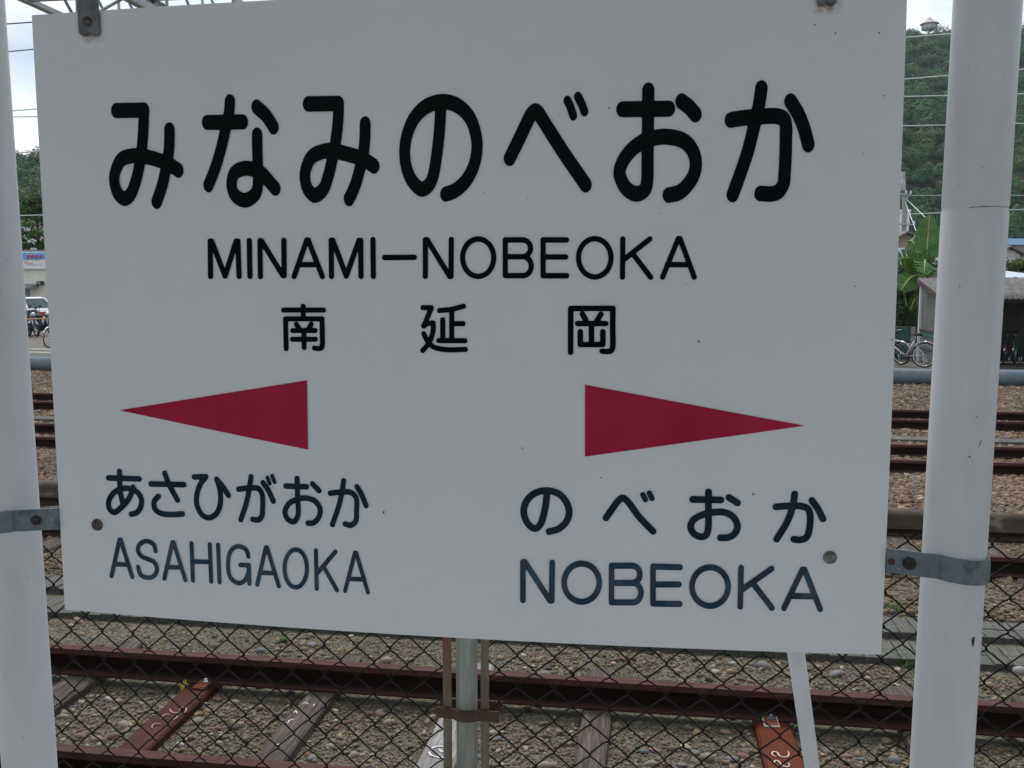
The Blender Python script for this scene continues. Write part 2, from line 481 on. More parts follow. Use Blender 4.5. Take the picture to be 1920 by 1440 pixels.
M['timber_dark'] = mottled('dark_shed_timber', (0.045, 0.04, 0.034), (0.085, 0.075, 0.062), 5, 0.9, stretch=(4, 4, 0.5))
M['shed_side'] = mottled('grey_corrugated_siding', (0.13, 0.12, 0.107), (0.27, 0.255, 0.235), 5, 0.85, stretch=(5, 5, 0.25))
M['shed_roof'] = mottled('weathered_corrugated_roof', (0.085, 0.08, 0.074), (0.15, 0.142, 0.13), 7, 0.9, c3=(0.34, 0.33, 0.31), lo=0.40, hi=0.80, bump_s=0.2)
M['net'] = mottled('green_fence_mesh', (0.02, 0.13, 0.10), (0.035, 0.19, 0.14), 6, 0.6)
M['net_sheet'] = mottled('dim_yard_wall', (0.03, 0.075, 0.065), (0.06, 0.12, 0.10), 3, 0.9)
M['pole'] = mottled('concrete_pole', (0.26, 0.245, 0.23), (0.36, 0.345, 0.33), 3, 0.85)
M['tyre'] = mottled('tyre_rubber', (0.014, 0.014, 0.014), (0.03, 0.03, 0.03), 30, 0.8)
M['chrome'] = mottled('chrome', (0.5, 0.5, 0.5), (0.62, 0.62, 0.62), 10, 0.25, 0.9)
M['bike_silver'] = mottled('silver_bicycle_paint', (0.45, 0.46, 0.48), (0.55, 0.56, 0.58), 10, 0.35, 0.4)
M['bike_teal'] = mottled('teal_bicycle_paint', (0.02, 0.16, 0.17), (0.03, 0.22, 0.22), 10, 0.35, 0.2)
M['bike_navy'] = mottled('navy_bicycle_paint', (0.02, 0.03, 0.08), (0.03, 0.045, 0.11), 10, 0.35, 0.2)
M['bike_black'] = mottled('black_bicycle_paint', (0.012, 0.012, 0.013), (0.03, 0.03, 0.03), 10, 0.35, 0.2)
M['bike_white'] = mottled('white_bicycle_paint', (0.62, 0.62, 0.62), (0.72, 0.72, 0.72), 10, 0.35)
M['reflector'] = mottled('red_reflector', (0.45, 0.02, 0.02), (0.55, 0.03, 0.03), 20, 0.2)
M['car_white'] = mottled('white_car_paint', (0.74, 0.74, 0.74), (0.78, 0.78, 0.78), 3, 0.2)
def glass_mat():
    m, nt, b = new_mat('tinted_glass')
    b.inputs['Base Color'].default_value = (0.035, 0.055, 0.05, 1)
    nt.links.new(ramp(nt, noise(nt, 1.5, 2), [(0.3, (0.03, 0.05, 0.045)), (0.7, (0.05, 0.075, 0.068))]), b.inputs['Base Color'])
    b.inputs['Roughness'].default_value = 0.05
    return m
M['glass'] = glass_mat()
M['yellow_leaf'] = mottled('yellow_leaf', (0.6, 0.42, 0.04), (0.7, 0.55, 0.08), 30, 0.6)
M['grass'] = tint_mat('weed_green', [(0, (0.05, 0.12, 0.02)), (1, (0.14, 0.26, 0.05))], 0.6, trans=0.25)
M['platform'] = mottled('platform_concrete', (0.33, 0.325, 0.31), (0.42, 0.415, 0.40), 6, 0.95, bump_s=0.3)
M['canopy'] = mottled('white_canopy_sheet', (0.66, 0.67, 0.67), (0.74, 0.74, 0.73), 3, 0.6)
M['speck'] = mottled('dirt_speck', (0.03, 0.025, 0.02), (0.08, 0.06, 0.05), 90, 0.9)
M['scratch'] = mottled('pale_scrape', (0.4, 0.42, 0.42), (0.55, 0.56, 0.55), 90, 0.8)

# ------------------------------------------------------------------ ground, platform
ZG = -0.945                                   # gravel level; rail tops stand at ZR
ZR = -0.733
def ground_z(x, y):
    near = np.where(y < 5.5, ZG, np.where(y < 9.0, ZG + 0.03, ZG + 0.05))
    t = np.clip((y - 21.6) / 0.5, 0, 1)
    return near * (1 - t) + (-0.82) * t
gx = np.concatenate([[-2500, -900, -300, -120, -60, -40], np.arange(-24, 16.1, 0.8), [24, 40, 60, 120, 300, 900, 2500]])
gy = np.concatenate([[-2500, -600, -100, -20, 0.9, 1.1], np.arange(1.4, 21.5, 0.5), [21.6, 21.85, 22.1, 24, 30, 40, 60, 90, 150, 300, 600, 1200, 2500]])
GX, GY = np.meshgrid(gx, gy)
GZ = ground_z(GX, GY) + np.where((GY > 1.2) & (GY < 21), RNG.normal(0, 0.0012, GX.shape), 0)
vv = np.stack([GX.ravel(), GY.ravel(), GZ.ravel()], 1)
ii = np.arange(len(gy) * len(gx)).reshape(len(gy), len(gx))
ff = np.stack([ii[:-1, :-1].ravel(), ii[:-1, 1:].ravel(), ii[1:, 1:].ravel(), ii[1:, :-1].ravel()], 1)
ground = np_mesh('ground', vv, ff, M['ground'], smooth=True)
tag(ground, kind='structure')
b = MB().box(-30, 30, -8, 1.15, -0.99, -0.12).box(-30, 30, -8, 1.17, -0.12, 0.0)
tag(b.build('platform', M['platform'], bevel=0.01), kind='structure')

# ------------------------------------------------------------------ station name board
ZS, BOW, SW = 0.99326, 0.0247, 1.2
def bow_y(x):
    s = np.clip(x / SW, 0, 1)
    return -4 * BOW * s * (1 - s)
sign = thing('station_nameboard', (0.6, 0.03, 0), 'white station name board with black kana and two crimson arrows on white posts', 'station sign')
def board():
    nu, nv = 60, 8
    fr, bk = [], []
    for j in range(nv + 1):
        v = j / nv
        for i in range(nu + 1):
            s = i / nu
            xl = -0.0018
            xr = 1.2012 - 0.0067 * v * v
            x = xl + (xr - xl) * s
            fr.append((x, bow_y(x), ZS - 0.0005 + 0.8822 * v))
            bk.append((x, bow_y(x) + 0.0022, ZS - 0.0005 + 0.8822 * v))
    mb = MB()
    q = lambda i, j: j * (nu + 1) + i
    n = len(fr)
    fs = [(q(i, j), q(i + 1, j), q(i + 1, j + 1), q(i, j + 1)) for j in range(nv) for i in range(nu)]
    fs += [tuple(n + k for k in reversed(f)) for f in list(fs)]
    for i in range(nu):
        fs.append((q(i, 0), n + q(i, 0), n + q(i + 1, 0), q(i + 1, 0)))
        fs.append((q(i, nv), q(i + 1, nv), n + q(i + 1, nv), n + q(i, nv)))
    for j in range(nv):
        fs.append((q(0, j), q(0, j + 1), n + q(0, j + 1), n + q(0, j)))
        fs.append((q(nu, j), n + q(nu, j), n + q(nu, j + 1), q(nu, j + 1)))
    mb.add(fr + bk, fs, False)
    return mb
panel = board().build('sign_panel', M['sign'], sign)

def smooth_path(pts, n=7):
    if len(pts) < 3:
        return pts
    P = [np.array(p, float) for p in pts]
    P = [2 * P[0] - P[1]] + P + [2 * P[-1] - P[-2]]
    out = []
    for i in range(1, len(P) - 2):
        p0, p1, p2, p3 = P[i - 1:i + 3]
        a, b2, c = [math.sqrt(max(np.linalg.norm(q1 - q0), 1e-6)) for q0, q1 in ((p0, p1), (p1, p2), (p2, p3))]
        m1 = (p1 - p0) / a - (p2 - p0) / (a + b2) + (p2 - p1) / b2
        m2 = (p2 - p1) / b2 - (p3 - p1) / (b2 + c) + (p3 - p2) / c
        m1, m2 = m1 * b2, m2 * b2
        for k in range(n):
            t = k / n
            out.append((2 * t**3 - 3 * t**2 + 1) * p1 + (t**3 - 2 * t**2 + t) * m1 + (-2 * t**3 + 3 * t**2) * p2 + (t**3 - t**2) * m2)
    out.append(P[-2])
    return out

def contour_loops(Z, xs, ys):
    """closed outlines of Z < 0 (marching squares with linear interpolation)"""
    seg = {}
    ny, nx = Z.shape
    IN = Z < 0
    code = IN[:-1, :-1] * 1 + IN[:-1, 1:] * 2 + IN[1:, 1:] * 4 + IN[1:, :-1] * 8
    T = {1: [(3, 0)], 2: [(0, 1)], 3: [(3, 1)], 4: [(1, 2)], 5: [(3, 0), (1, 2)], 6: [(0, 2)], 7: [(3, 2)], 8: [(2, 3)], 9: [(2, 0)], 10: [(0, 1), (2, 3)], 11: [(2, 1)], 12: [(1, 3)], 13: [(1, 0)], 14: [(0, 3)]}
    def key(j, i, e):
        return ('h', j, i) if e == 0 else ('v', j, i + 1) if e == 1 else ('h', j + 1, i) if e == 2 else ('v', j, i)
    for j, i in zip(*np.nonzero((code > 0) & (code < 15))):
        for e0, e1 in T[int(code[j, i])]:
            seg[key(j, i, e0)] = key(j, i, e1)
    def pt(k):
        t, j, i = k
        if t == 'h':
            a, b2 = Z[j, i], Z[j, i + 1]
            return (xs[i] + (xs[i + 1] - xs[i]) * a / (a - b2), ys[j])
        a, b2 = Z[j, i], Z[j + 1, i]
        return (xs[i], ys[j] + (ys[j + 1] - ys[j]) * a / (a - b2))
    loops = []
    while seg:
        k0, k = next(iter(seg.items()))
        del seg[k0]
        lp = [k0]
        while k != k0 and k in seg:
            lp.append(k)
            k = seg.pop(k)
        P = [pt(q) for q in lp]
        # drop points that lie on straight runs
        keep, n = [], len(P)
        for a in range(n):
            p, q, r = np.array(P[a - 1]), np.array(P[a]), np.array(P[(a + 1) % n])
            u, w = q - p, r - q
            if abs(u[0] * w[1] - u[1] * w[0]) > 0.02 * (np.linalg.norm(u) * np.linalg.norm(w) + 1e-9) or a % 6 == 0:
                keep.append(P[a])
        if len(keep) >= 3:
            loops.append(keep)
    return loops

def filled(loops, inside):
    """flat triangulation of the outlines; keeps the triangles whose middle lies inside the strokes"""
    vs, es = [], []
    for lp in loops:
        o = len(vs); n = len(lp)
        vs += [Vector((float(x), float(y))) for x, y in lp]
        es += [(o + i, o + (i + 1) % n) for i in range(n)]
    V, _, T, *_ = delaunay_2d_cdt(vs, es, [], 0, 1e-4)
    fs = [tuple(t) for t in T if inside(sum(V[i].x for i in t) / len(t), sum(V[i].y for i in t) / len(t))]
    return [(v.x / 1000, v.y / 1000) for v in V], fs

def glyph(kind, a, b2, strokes):
    segs = []
    for typ, pts, sc in strokes:
        P = smooth_path(pts) if typ == 'S' else pts
        for p, q in zip(P[:-1], P[1:]):
            segs.append((p[0] / a, p[1] / b2, q[0] / a, q[1] / b2, sc))
    S = np.array(segs)
    allx = np.concatenate([S[:, 0], S[:, 2]]) * a; ally = np.concatenate([S[:, 1], S[:, 3]]) * b2
    st = min(a, b2) / 5.0
    xs = np.arange(allx.min() - 1.4 * a, allx.max() + 1.4 * a, st)
    ys = np.arange(ally.min() - 1.4 * b2, ally.max() + 1.4 * b2, st)
    def dist(X, Y):
        D = np.full(np.shape(X), 9.0)
        for x0, y0, x1, y1, sc in S:
            dx, dy = x1 - x0, y1 - y0
            t = np.clip(((X - x0) * dx + (Y - y0) * dy) / (dx * dx + dy * dy + 1e-12), 0, 1)
            D = np.minimum(D, np.hypot(X - x0 - t * dx, Y - y0 - t * dy) - sc)
        return D
    D = dist(*np.meshgrid(xs / a, ys / b2))
    D[np.abs(D) < 1e-6] = 1e-6
    vs, fs = filled(contour_loops(D, xs, ys), lambda x, y: float(dist(x / a, y / b2)) < 0)
    mid = ally.mean()
    mat = M['ink_black'] if mid > 400 else (M['ink_mid'] if kind == 'kana_character' else M['ink_blue'])
    mb = MB()
    mb.add([(u, bow_y(u) - 0.0011, ZS + v) for u, v in vs], fs)
    o = mb.build(kind, mat, panel)
    return o
GLYPHS=[
('kana_character',8.17,10.57,[('L',[(127.7,743.6),(171.5,742.7)],1),('S',[(171.5,742.7),(169.7,723.0),(166.3,695.4),(160.7,667.7),(152.2,641.3),(143.4,625.3),(133.9,620.5),(124.4,627.8),(119.2,646.2),(122.9,661.6),(132.5,675.4),(149.4,680.1),(163.6,679.5),(179.2,676.6),(197.7,670.7),(211.4,664.5),(220.7,658.4)],1),('S',[(209.6,714.2),(209.0,701.1),(206.7,681.9),(202.0,662.6),(196.3,641.9),(190.2,626.6),(185.2,615.5)],1)]),
('kana_character',7.73,10.33,[('L',[(267.4,722.7),(321.0,721.9)],1),('S',[(302.7,749.7),(300.9,735.2),(295.8,716.4),(289.7,694.8),(280.4,667.8),(272.1,648.7),(266.1,637.1)],1),('S',[(341.9,741.3),(354.0,730.9),(362.5,719.3),(365.8,713.8)],1),('S',[(341.4,703.7),(341.1,684.1),(341.1,663.7),(340.9,641.9),(336.6,624.2),(320.2,615.3),(305.1,623.3),(301.2,638.5),(306.2,652.8),(320.6,658.8),(335.4,656.8),(348.5,650.0),(358.5,638.9),(366.0,630.9)],1)]),
('kana_character',7.69,10.36,[('L',[(416.8,743.1),(460.2,742.4)],1),('S',[(460.2,742.4),(459.1,721.3),(455.4,694.9),(449.1,666.9),(443.1,645.6),(435.5,628.2),(423.1,620.5),(413.8,628.5),(409.6,644.8),(412.5,659.6),(420.8,672.9),(439.6,679.9),(452.5,679.6),(468.1,675.9),(485.0,670.9),(499.0,664.7),(508.5,658.5)],1),('S',[(497.1,714.4),(496.5,697.9),(494.3,678.1),(489.0,656.8),(482.9,636.9),(477.0,623.5),(472.5,615.5)],1)]),
('kana_character',7.66,10.17,[('S',[(601.9,740.9),(600.9,717.8),(598.7,693.1),(595.3,668.2),(590.7,644.6),(585.1,632.7),(575.3,626.6),(564.3,634.3),(555.5,650.4),(551.6,673.0),(554.7,696.6),(565.3,720.0),(581.9,735.2),(605.2,740.9),(625.5,734.8),(641.7,718.2),(649.7,694.7),(650.5,676.4),(645.4,654.3),(634.5,636.0),(619.4,623.7),(607.7,619.7)],1)]),
('kana_character',8.1,10.14,[('S',[(694.6,665.5),(708.3,692.3),(721.5,719.1),(724.8,723.5),(728.5,725.9),(732.7,723.3),(736.1,718.1),(765.3,673.2),(795.6,629.9)],1),('S',[(770.8,738.3),(774.8,730.1),(778.5,719.0)],0.64),('S',[(784.5,743.0),(789.8,733.0),(793.1,724.0)],0.64)]),
('kana_character',7.93,10.22,[('L',[(842.4,725.9),(902.3,725.6)],1),('S',[(875.4,749.0),(875.7,706.0),(875.9,655.0),(875.9,634.5),(873.2,622.9),(862.9,617.3),(850.4,623.1),(842.5,634.8),(839.7,646.4),(845.3,661.8),(856.8,675.7),(872.2,685.7),(886.3,689.3),(900.4,690.1),(921.0,685.0),(932.8,673.4),(938.1,656.8),(935.5,640.3),(927.4,627.5),(917.3,618.6),(904.1,615.5)],1),('S',[(918.1,734.6),(927.8,727.3),(936.3,717.7)],1)]),
('kana_character',7.9,10.09,[('S',[(981.3,710.1),(992.9,712.0),(1015.6,713.7),(1040.1,713.9),(1048.4,709.8),(1051.5,698.5),(1051.5,691.0),(1051.8,665.8),(1051.3,640.5),(1050.4,629.1),(1045.1,619.6),(1037.6,616.2),(1021.7,616.6)],1),('S',[(1018.7,749.2),(1016.4,729.0),(1010.9,701.5),(1004.2,671.3),(994.9,641.0),(986.3,615.5)],1),('S',[(1055.8,732.4),(1065.7,717.1),(1073.9,698.2),(1080.0,678.1)],1)]),
('roman_letter',4.02,3.89,[('L',[(264.4,509.6),(265.7,559.2),(267.9,559.2),(286.6,510.2),(305.3,558.9),(307.8,558.9),(307.9,509.6)],1)]),
('roman_letter',3.97,3.87,[('L',[(325.0,559.6),(324.3,509.6)],1)]),
('roman_letter',3.92,3.86,[('L',[(340.0,509.6),(341.0,559.5),(343.2,559.1),(373.6,510.8),(375.5,510.8),(376.5,559.6)],1)]),
('roman_letter',3.86,3.83,[('L',[(390.2,509.6),(410.1,559.8),(412.2,559.8),(431.6,509.6)],1),('L',[(398.5,526.0),(423.9,525.9)],1)]),
('roman_letter',3.79,3.8,[('L',[(444.9,509.6),(445.6,559.2),(448.0,559.2),(466.2,510.2),(485.5,558.9),(487.9,558.9),(487.4,509.7)],1)]),
('roman_letter',3.75,3.78,[('L',[(505.3,559.8),(505.1,509.7)],1)]),
('hyphen',3.71,3.77,[('L',[(521.3,535.4),(563.4,535.6)],1)]),
('roman_letter',3.66,3.74,[('L',[(578.5,509.7),(579.0,559.2),(581.5,559.2),(612.3,509.7),(614.2,509.7),(615.0,559.3)],1)]),
('roman_letter',3.61,3.72,[('L',[(673.0,534.8),(672.6,529.9),(671.4,525.2),(669.4,520.9),(666.8,517.1),(663.5,513.9),(659.8,511.6),(655.8,510.2),(651.7,509.7),(647.5,510.2),(643.5,511.6),(639.8,513.9),(636.6,517.1),(633.9,520.9),(632.0,525.3),(630.8,530.0),(630.4,534.9),(630.8,539.8),(632.1,544.5),(634.1,548.9),(636.7,552.6),(640.0,555.7),(643.7,558.0),(647.7,559.4),(651.8,559.9),(656.0,559.4),(660.0,558.0),(663.6,555.6),(666.8,552.5),(669.5,548.7),(671.4,544.4),(672.6,539.7),(673.0,534.8)],1)]),
('roman_letter',3.56,3.7,[('L',[(688.7,558.4),(688.7,510.8)],1),('L',[(688.7,558.4),(712.0,558.3),(712.0,558.3),(714.8,557.9),(717.4,556.8),(719.7,555.0),(721.4,552.7),(722.5,550.0),(722.9,547.1),(722.5,544.2),(721.4,541.6),(719.7,539.3),(717.5,537.5),(714.8,536.4),(712.0,536.0),(688.7,536.1)],1),('L',[(688.7,536.1),(713.0,536.0),(713.0,536.0),(715.8,535.6),(718.4,534.3),(720.7,532.3),(722.4,529.7),(723.5,526.7),(723.9,523.4),(723.5,520.2),(722.4,517.1),(720.7,514.5),(718.5,512.5),(715.8,511.2),(713.0,510.8),(688.7,510.8)],1)]),
('roman_letter',3.53,3.68,[('L',[(770.8,558.0),(739.6,558.2),(739.8,510.6),(771.5,510.6)],1),('L',[(739.7,535.6),(770.0,535.5)],1)]),
('roman_letter',3.49,3.66,[('L',[(830.1,534.3),(829.8,529.4),(828.6,524.6),(826.7,520.3),(824.1,516.4),(820.8,513.3),(817.1,510.9),(813.1,509.5),(808.9,509.0),(804.7,509.5),(800.6,510.9),(796.9,513.3),(793.6,516.4),(790.8,520.3),(788.8,524.7),(787.5,529.4),(787.1,534.4),(787.4,539.3),(788.6,544.0),(790.6,548.4),(793.2,552.2),(796.5,555.3),(800.2,557.7),(804.2,559.1),(808.4,559.5),(812.6,559.0),(816.6,557.6),(820.3,555.2),(823.6,552.1),(826.3,548.3),(828.4,543.9),(829.6,539.2),(830.1,534.3)],1)]),
('roman_letter',3.46,3.65,[('L',[(845.3,559.0),(845.5,508.8)],1),('L',[(880.6,558.9),(846.4,531.3)],1),('L',[(858.2,540.1),(882.5,508.8)],1)]),
('roman_letter',3.43,3.63,[('L',[(898.2,508.8),(917.6,559.1),(919.8,559.1),(939.4,508.9)],1),('L',[(903.9,525.2),(932.8,525.2)],1)]),
('kanji_character',3.69,3.61,[('L',[(373.0,462.7),(432.3,463.1)],1),('L',[(402.4,468.3),(402.2,450.7)],1),('L',[(375.6,408.3),(375.8,450.4),(429.8,450.9)],1),('S',[(429.8,450.9),(429.6,432.0),(429.3,414.5),(427.6,410.0),(423.1,409.2),(417.4,409.9)],1),('L',[(391.7,443.0),(396.0,436.2)],1),('L',[(413.7,443.2),(409.4,436.3)],1),('L',[(386.1,434.1),(419.0,434.5)],1),('L',[(385.3,421.8),(419.3,422.2)],1),('L',[(402.6,434.3),(402.4,410.3)],1)]),
('kanji_character',3.59,3.62,[('L',[(574.5,467.1),(586.6,467.2),(575.6,442.0),(579.6,445.3),(588.3,446.5)],1),('S',[(588.9,446.5),(588.8,437.4),(585.2,424.0),(579.2,414.3),(573.7,408.3)],1),('S',[(575.5,431.5),(580.3,422.0),(589.0,413.5),(606.5,409.9),(633.7,410.5)],1),('S',[(597.8,463.4),(614.7,465.1),(631.3,469.5)],1),('L',[(614.9,465.1),(614.6,422.3)],1),('L',[(614.7,445.5),(630.6,445.7)],1),('L',[(602.2,450.8),(602.0,422.2)],1),('L',[(596.5,422.2),(633.0,422.5)],1)]),
('kanji_character',3.8,3.73,[('L',[(777.5,408.1),(777.2,467.1),(833.4,467.4)],1),('S',[(833.4,467.4),(833.5,439.2),(833.7,415.0),(831.5,410.5),(826.9,409.5),(819.8,410.0)],1),('L',[(792.9,459.8),(797.3,452.0)],1),('L',[(817.6,459.5),(812.5,450.8)],1),('L',[(786.9,446.9),(824.0,447.1)],1),('L',[(805.1,447.0),(805.4,418.8)],1),('L',[(790.3,436.1),(790.5,418.7),(820.6,419.0),(820.4,436.3)],1)]),
('kana_character',4.27,4.36,[('L',[(86.1,210.4),(137.4,211.2)],1),('S',[(105.0,221.1),(104.7,206.3),(105.0,188.0),(108.0,173.3)],1),('S',[(126.8,198.2),(119.7,181.9),(105.1,166.3),(92.6,158.0),(85.2,162.9),(84.3,173.2),(89.7,183.8),(101.5,192.9),(116.7,196.1),(131.4,192.3),(139.1,181.7),(137.7,169.1),(131.1,160.1),(121.4,156.8)],1)]),
('kana_character',4.16,4.31,[('L',[(156.3,204.6),(209.9,205.9)],1),('S',[(179.6,221.6),(186.1,204.4),(198.5,182.2)],1),('S',[(167.7,186.5),(160.4,178.2),(161.1,166.9),(169.5,161.2),(186.5,159.8),(205.6,161.7)],1)]),
('kana_character',4.05,4.26,[('L',[(226.8,218.0),(245.7,219.3)],1),('S',[(245.7,219.3),(236.9,208.9),(230.0,191.7),(229.6,176.0),(237.4,161.7),(248.5,158.2),(260.2,165.1),(266.7,180.0),(267.0,200.1),(262.9,216.0)],1),('S',[(262.4,216.0),(272.4,204.8),(280.0,193.1)],1)]),
('kana_character',3.94,4.22,[('S',[(296.3,202.9),(314.6,205.7),(327.3,204.9),(332.4,197.4),(332.7,176.3),(330.9,164.0),(324.7,158.6),(317.0,159.1)],1),('S',[(316.3,222.1),(313.4,206.5),(308.0,184.1),(298.2,157.8)],1),('S',[(334.6,214.0),(342.3,203.3),(349.4,187.5)],1),('L',[(341.7,221.6),(344.9,213.4)],0.75),('L',[(348.9,224.5),(352.3,215.9)],0.75)]),
('kana_character',3.86,4.19,[('L',[(369.4,210.6),(400.8,210.7)],1),('S',[(386.8,222.2),(386.8,196.4),(386.4,167.7),(380.0,158.6),(371.0,161.9),(367.1,172.4),(372.7,184.1),(383.2,190.7),(398.1,194.2),(412.7,190.4),(420.3,179.1),(417.7,166.2),(409.6,158.4),(401.6,157.4)],1),('L',[(409.9,215.2),(419.4,205.8)],1)]),
('kana_character',3.78,4.15,[('S',[(436.1,202.7),(453.4,205.1),(466.7,205.0),(474.4,197.7),(474.6,178.1),(473.3,163.8),(465.8,157.4),(457.3,158.8)],1),('S',[(456.4,221.5),(453.4,203.4),(447.3,181.3),(438.3,157.2)],1),('S',[(476.0,213.6),(482.2,203.4),(489.0,186.7)],1)]),
('roman_letter',3.44,3.62,[('L',[(83.1,59.0),(99.4,116.4),(101.5,116.5),(118.0,60.0)],1),('L',[(89.0,77.9),(112.6,78.7)],1)]),
('roman_letter',3.38,3.6,[('S',[(159.1,102.7),(156.1,112.9),(143.8,116.8),(132.3,110.3),(129.8,100.9),(135.2,93.2),(145.0,89.6),(156.0,85.3),(160.0,75.1),(155.0,64.4),(144.9,60.7),(132.5,64.0),(128.6,76.1)],1)]),
('roman_letter',3.32,3.57,[('L',[(171.5,61.3),(187.3,117.5),(189.3,117.6),(205.9,61.3)],1),('L',[(176.7,79.2),(200.6,80.0)],1)]),
('roman_letter',3.27,3.55,[('L',[(218.2,117.7),(218.3,61.4)],1),('L',[(247.6,117.7),(247.8,61.7)],1),('L',[(218.3,90.3),(247.8,91.4)],1)]),
('roman_letter',3.23,3.54,[('L',[(260.8,117.8),(261.0,61.6)],1)]),
('roman_letter',3.19,3.52,[('S',[(308.3,103.1),(304.4,113.4),(291.6,117.5),(280.7,109.9),(275.7,90.3),(278.5,70.0),(289.6,62.1),(300.4,65.7),(306.7,77.4),(308.6,90.0)],1),('L',[(308.6,90.0),(295.4,89.7)],1),('L',[(308.6,90.0),(308.3,62.3)],1)]),
('roman_letter',3.15,3.5,[('L',[(320.6,61.7),(335.9,118.1),(337.8,118.2),(354.2,61.3)],1),('L',[(325.6,79.7),(348.9,80.4)],1)]),
('roman_letter',3.11,3.48,[('L',[(398.3,90.3),(397.9,84.8),(396.7,79.4),(395.0,74.5),(392.8,70.1),(390.1,66.4),(387.0,63.6),(383.7,61.8),(380.3,61.0),(377.0,61.4),(373.8,62.8),(370.8,65.3),(368.3,68.6),(366.3,72.8),(364.8,77.6),(364.0,82.9),(363.8,88.4),(364.3,93.9),(365.4,99.3),(367.2,104.3),(369.4,108.7),(372.2,112.3),(375.2,115.1),(378.5,116.8),(381.9,117.6),(385.2,117.2),(388.4,115.8),(391.3,113.3),(393.8,110.0),(395.8,105.8),(397.3,101.0),(398.1,95.8),(398.3,90.3)],1)]),
('roman_letter',3.06,3.46,[('L',[(412.5,117.6),(412.4,60.9)],1),('L',[(441.9,117.3),(412.8,82.8)],1),('L',[(423.1,95.2),(442.9,60.6)],1)]),
('roman_letter',3.02,3.44,[('L',[(455.3,60.4),(471.2,117.2),(473.0,117.3),(489.4,59.9)],1),('L',[(460.2,78.3),(484.4,78.5)],1)]),
('kana_character',4.76,4.86,[('S',[(746.6,216.3),(745.0,198.1),(741.3,179.8),(737.3,168.7),(730.1,162.8),(720.5,169.3),(714.5,183.8),(717.3,199.7),(728.8,212.2),(746.6,217.1),(763.2,212.7),(774.0,200.2),(777.2,187.0),(773.0,173.5),(762.4,163.4),(749.7,159.3)],1)]),
('kana_character',4.66,4.8,[('S',[(827.7,181.2),(835.7,193.5),(844.0,205.3),(849.8,209.6),(855.7,206.1),(872.8,183.7),(891.7,164.3)],1),('L',[(877.2,214.8),(880.8,208.0)],0.8),('L',[(885.9,217.2),(889.5,209.9)],0.8)]),
('kana_character',4.59,4.78,[('L',[(944.0,210.0),(981.6,210.1)],1),('S',[(964.9,220.7),(965.2,196.9),(965.4,168.2),(962.4,160.3),(956.2,158.4),(947.4,161.8),(942.1,171.7),(945.8,181.6),(956.0,188.3),(972.0,192.8),(988.0,192.7),(999.6,185.8),(1004.5,174.0),(1001.3,164.4),(993.5,158.7),(982.3,157.7)],1),('L',[(992.2,213.7),(1003.6,206.4)],1)]),
('kana_character',4.53,4.74,[('S',[(1054.5,202.2),(1071.9,203.8),(1087.7,203.8),(1096.9,199.8),(1099.9,190.4),(1098.5,166.6),(1094.9,159.9),(1087.0,157.3),(1079.5,158.1)],1),('S',[(1078.5,220.2),(1076.8,204.1),(1070.3,182.7),(1057.0,157.6)],1),('S',[(1101.4,211.9),(1109.2,201.2),(1116.8,186.9)],1)]),
('roman_letter',3.98,4.46,[('L',[(713.5,59.7),(713.4,114.5),(716.3,114.6),(751.5,60.6),(753.9,60.7),(754.3,115.4)],1)]),
('roman_letter',3.93,4.43,[('L',[(819.6,89.3),(819.2,84.0),(817.8,78.8),(815.6,74.0),(812.7,69.8),(809.0,66.2),(804.9,63.5),(800.3,61.7),(795.6,61.0),(790.8,61.3),(786.2,62.7),(782.0,65.1),(778.3,68.3),(775.2,72.4),(772.9,77.0),(771.5,82.1),(771.0,87.4),(771.4,92.8),(772.8,98.0),(775.0,102.8),(778.0,107.0),(781.6,110.6),(785.8,113.3),(790.4,115.0),(795.1,115.7),(799.8,115.3),(804.4,113.9),(808.6,111.6),(812.3,108.3),(815.3,104.3),(817.6,99.7),(819.0,94.6),(819.6,89.3)],1)]),
('roman_letter',3.88,4.41,[('L',[(836.1,114.0),(836.7,61.7)],1),('L',[(836.1,114.0),(864.3,115.0),(864.3,115.0),(867.0,114.6),(869.6,113.5),(871.8,111.6),(873.5,109.2),(874.6,106.3),(875.0,103.1),(874.7,100.0),(873.7,97.0),(872.1,94.4),(869.9,92.4),(867.4,91.1),(864.6,90.5),(836.4,89.5)],1),('L',[(836.4,89.5),(866.1,90.6),(866.1,90.6),(868.8,90.2),(871.4,88.9),(873.6,86.8),(875.3,84.0),(876.4,80.7),(876.8,77.1),(876.5,73.5),(875.5,70.2),(873.9,67.2),(871.7,64.9),(869.2,63.5),(866.5,62.9),(836.7,61.7)],1)]),
('roman_letter',3.85,4.39,[('L',[(929.2,114.9),(892.6,114.7),(893.5,62.2),(929.8,63.0)],1),('L',[(893.1,89.4),(928.1,90.6)],1)]),
('roman_letter',3.82,4.37,[('L',[(994.4,89.8),(994.1,84.5),(992.8,79.3),(990.7,74.5),(987.8,70.3),(984.2,66.8),(980.1,64.1),(975.5,62.4),(970.8,61.8),(966.0,62.1),(961.4,63.5),(957.1,65.9),(953.4,69.2),(950.2,73.2),(947.9,77.8),(946.4,82.9),(945.8,88.2),(946.1,93.5),(947.4,98.7),(949.6,103.5),(952.5,107.7),(956.1,111.2),(960.2,113.8),(964.8,115.5),(969.5,116.1),(974.2,115.8),(978.8,114.3),(983.0,112.0),(986.8,108.7),(989.9,104.7),(992.3,100.1),(993.8,95.0),(994.4,89.8)],1)]),
('roman_letter',3.79,4.36,[('L',[(1010.9,116.6),(1011.3,61.9)],1),('L',[(1051.5,116.5),(1012.0,85.2)],1),('L',[(1026.9,95.8),(1053.7,61.5)],1)]),
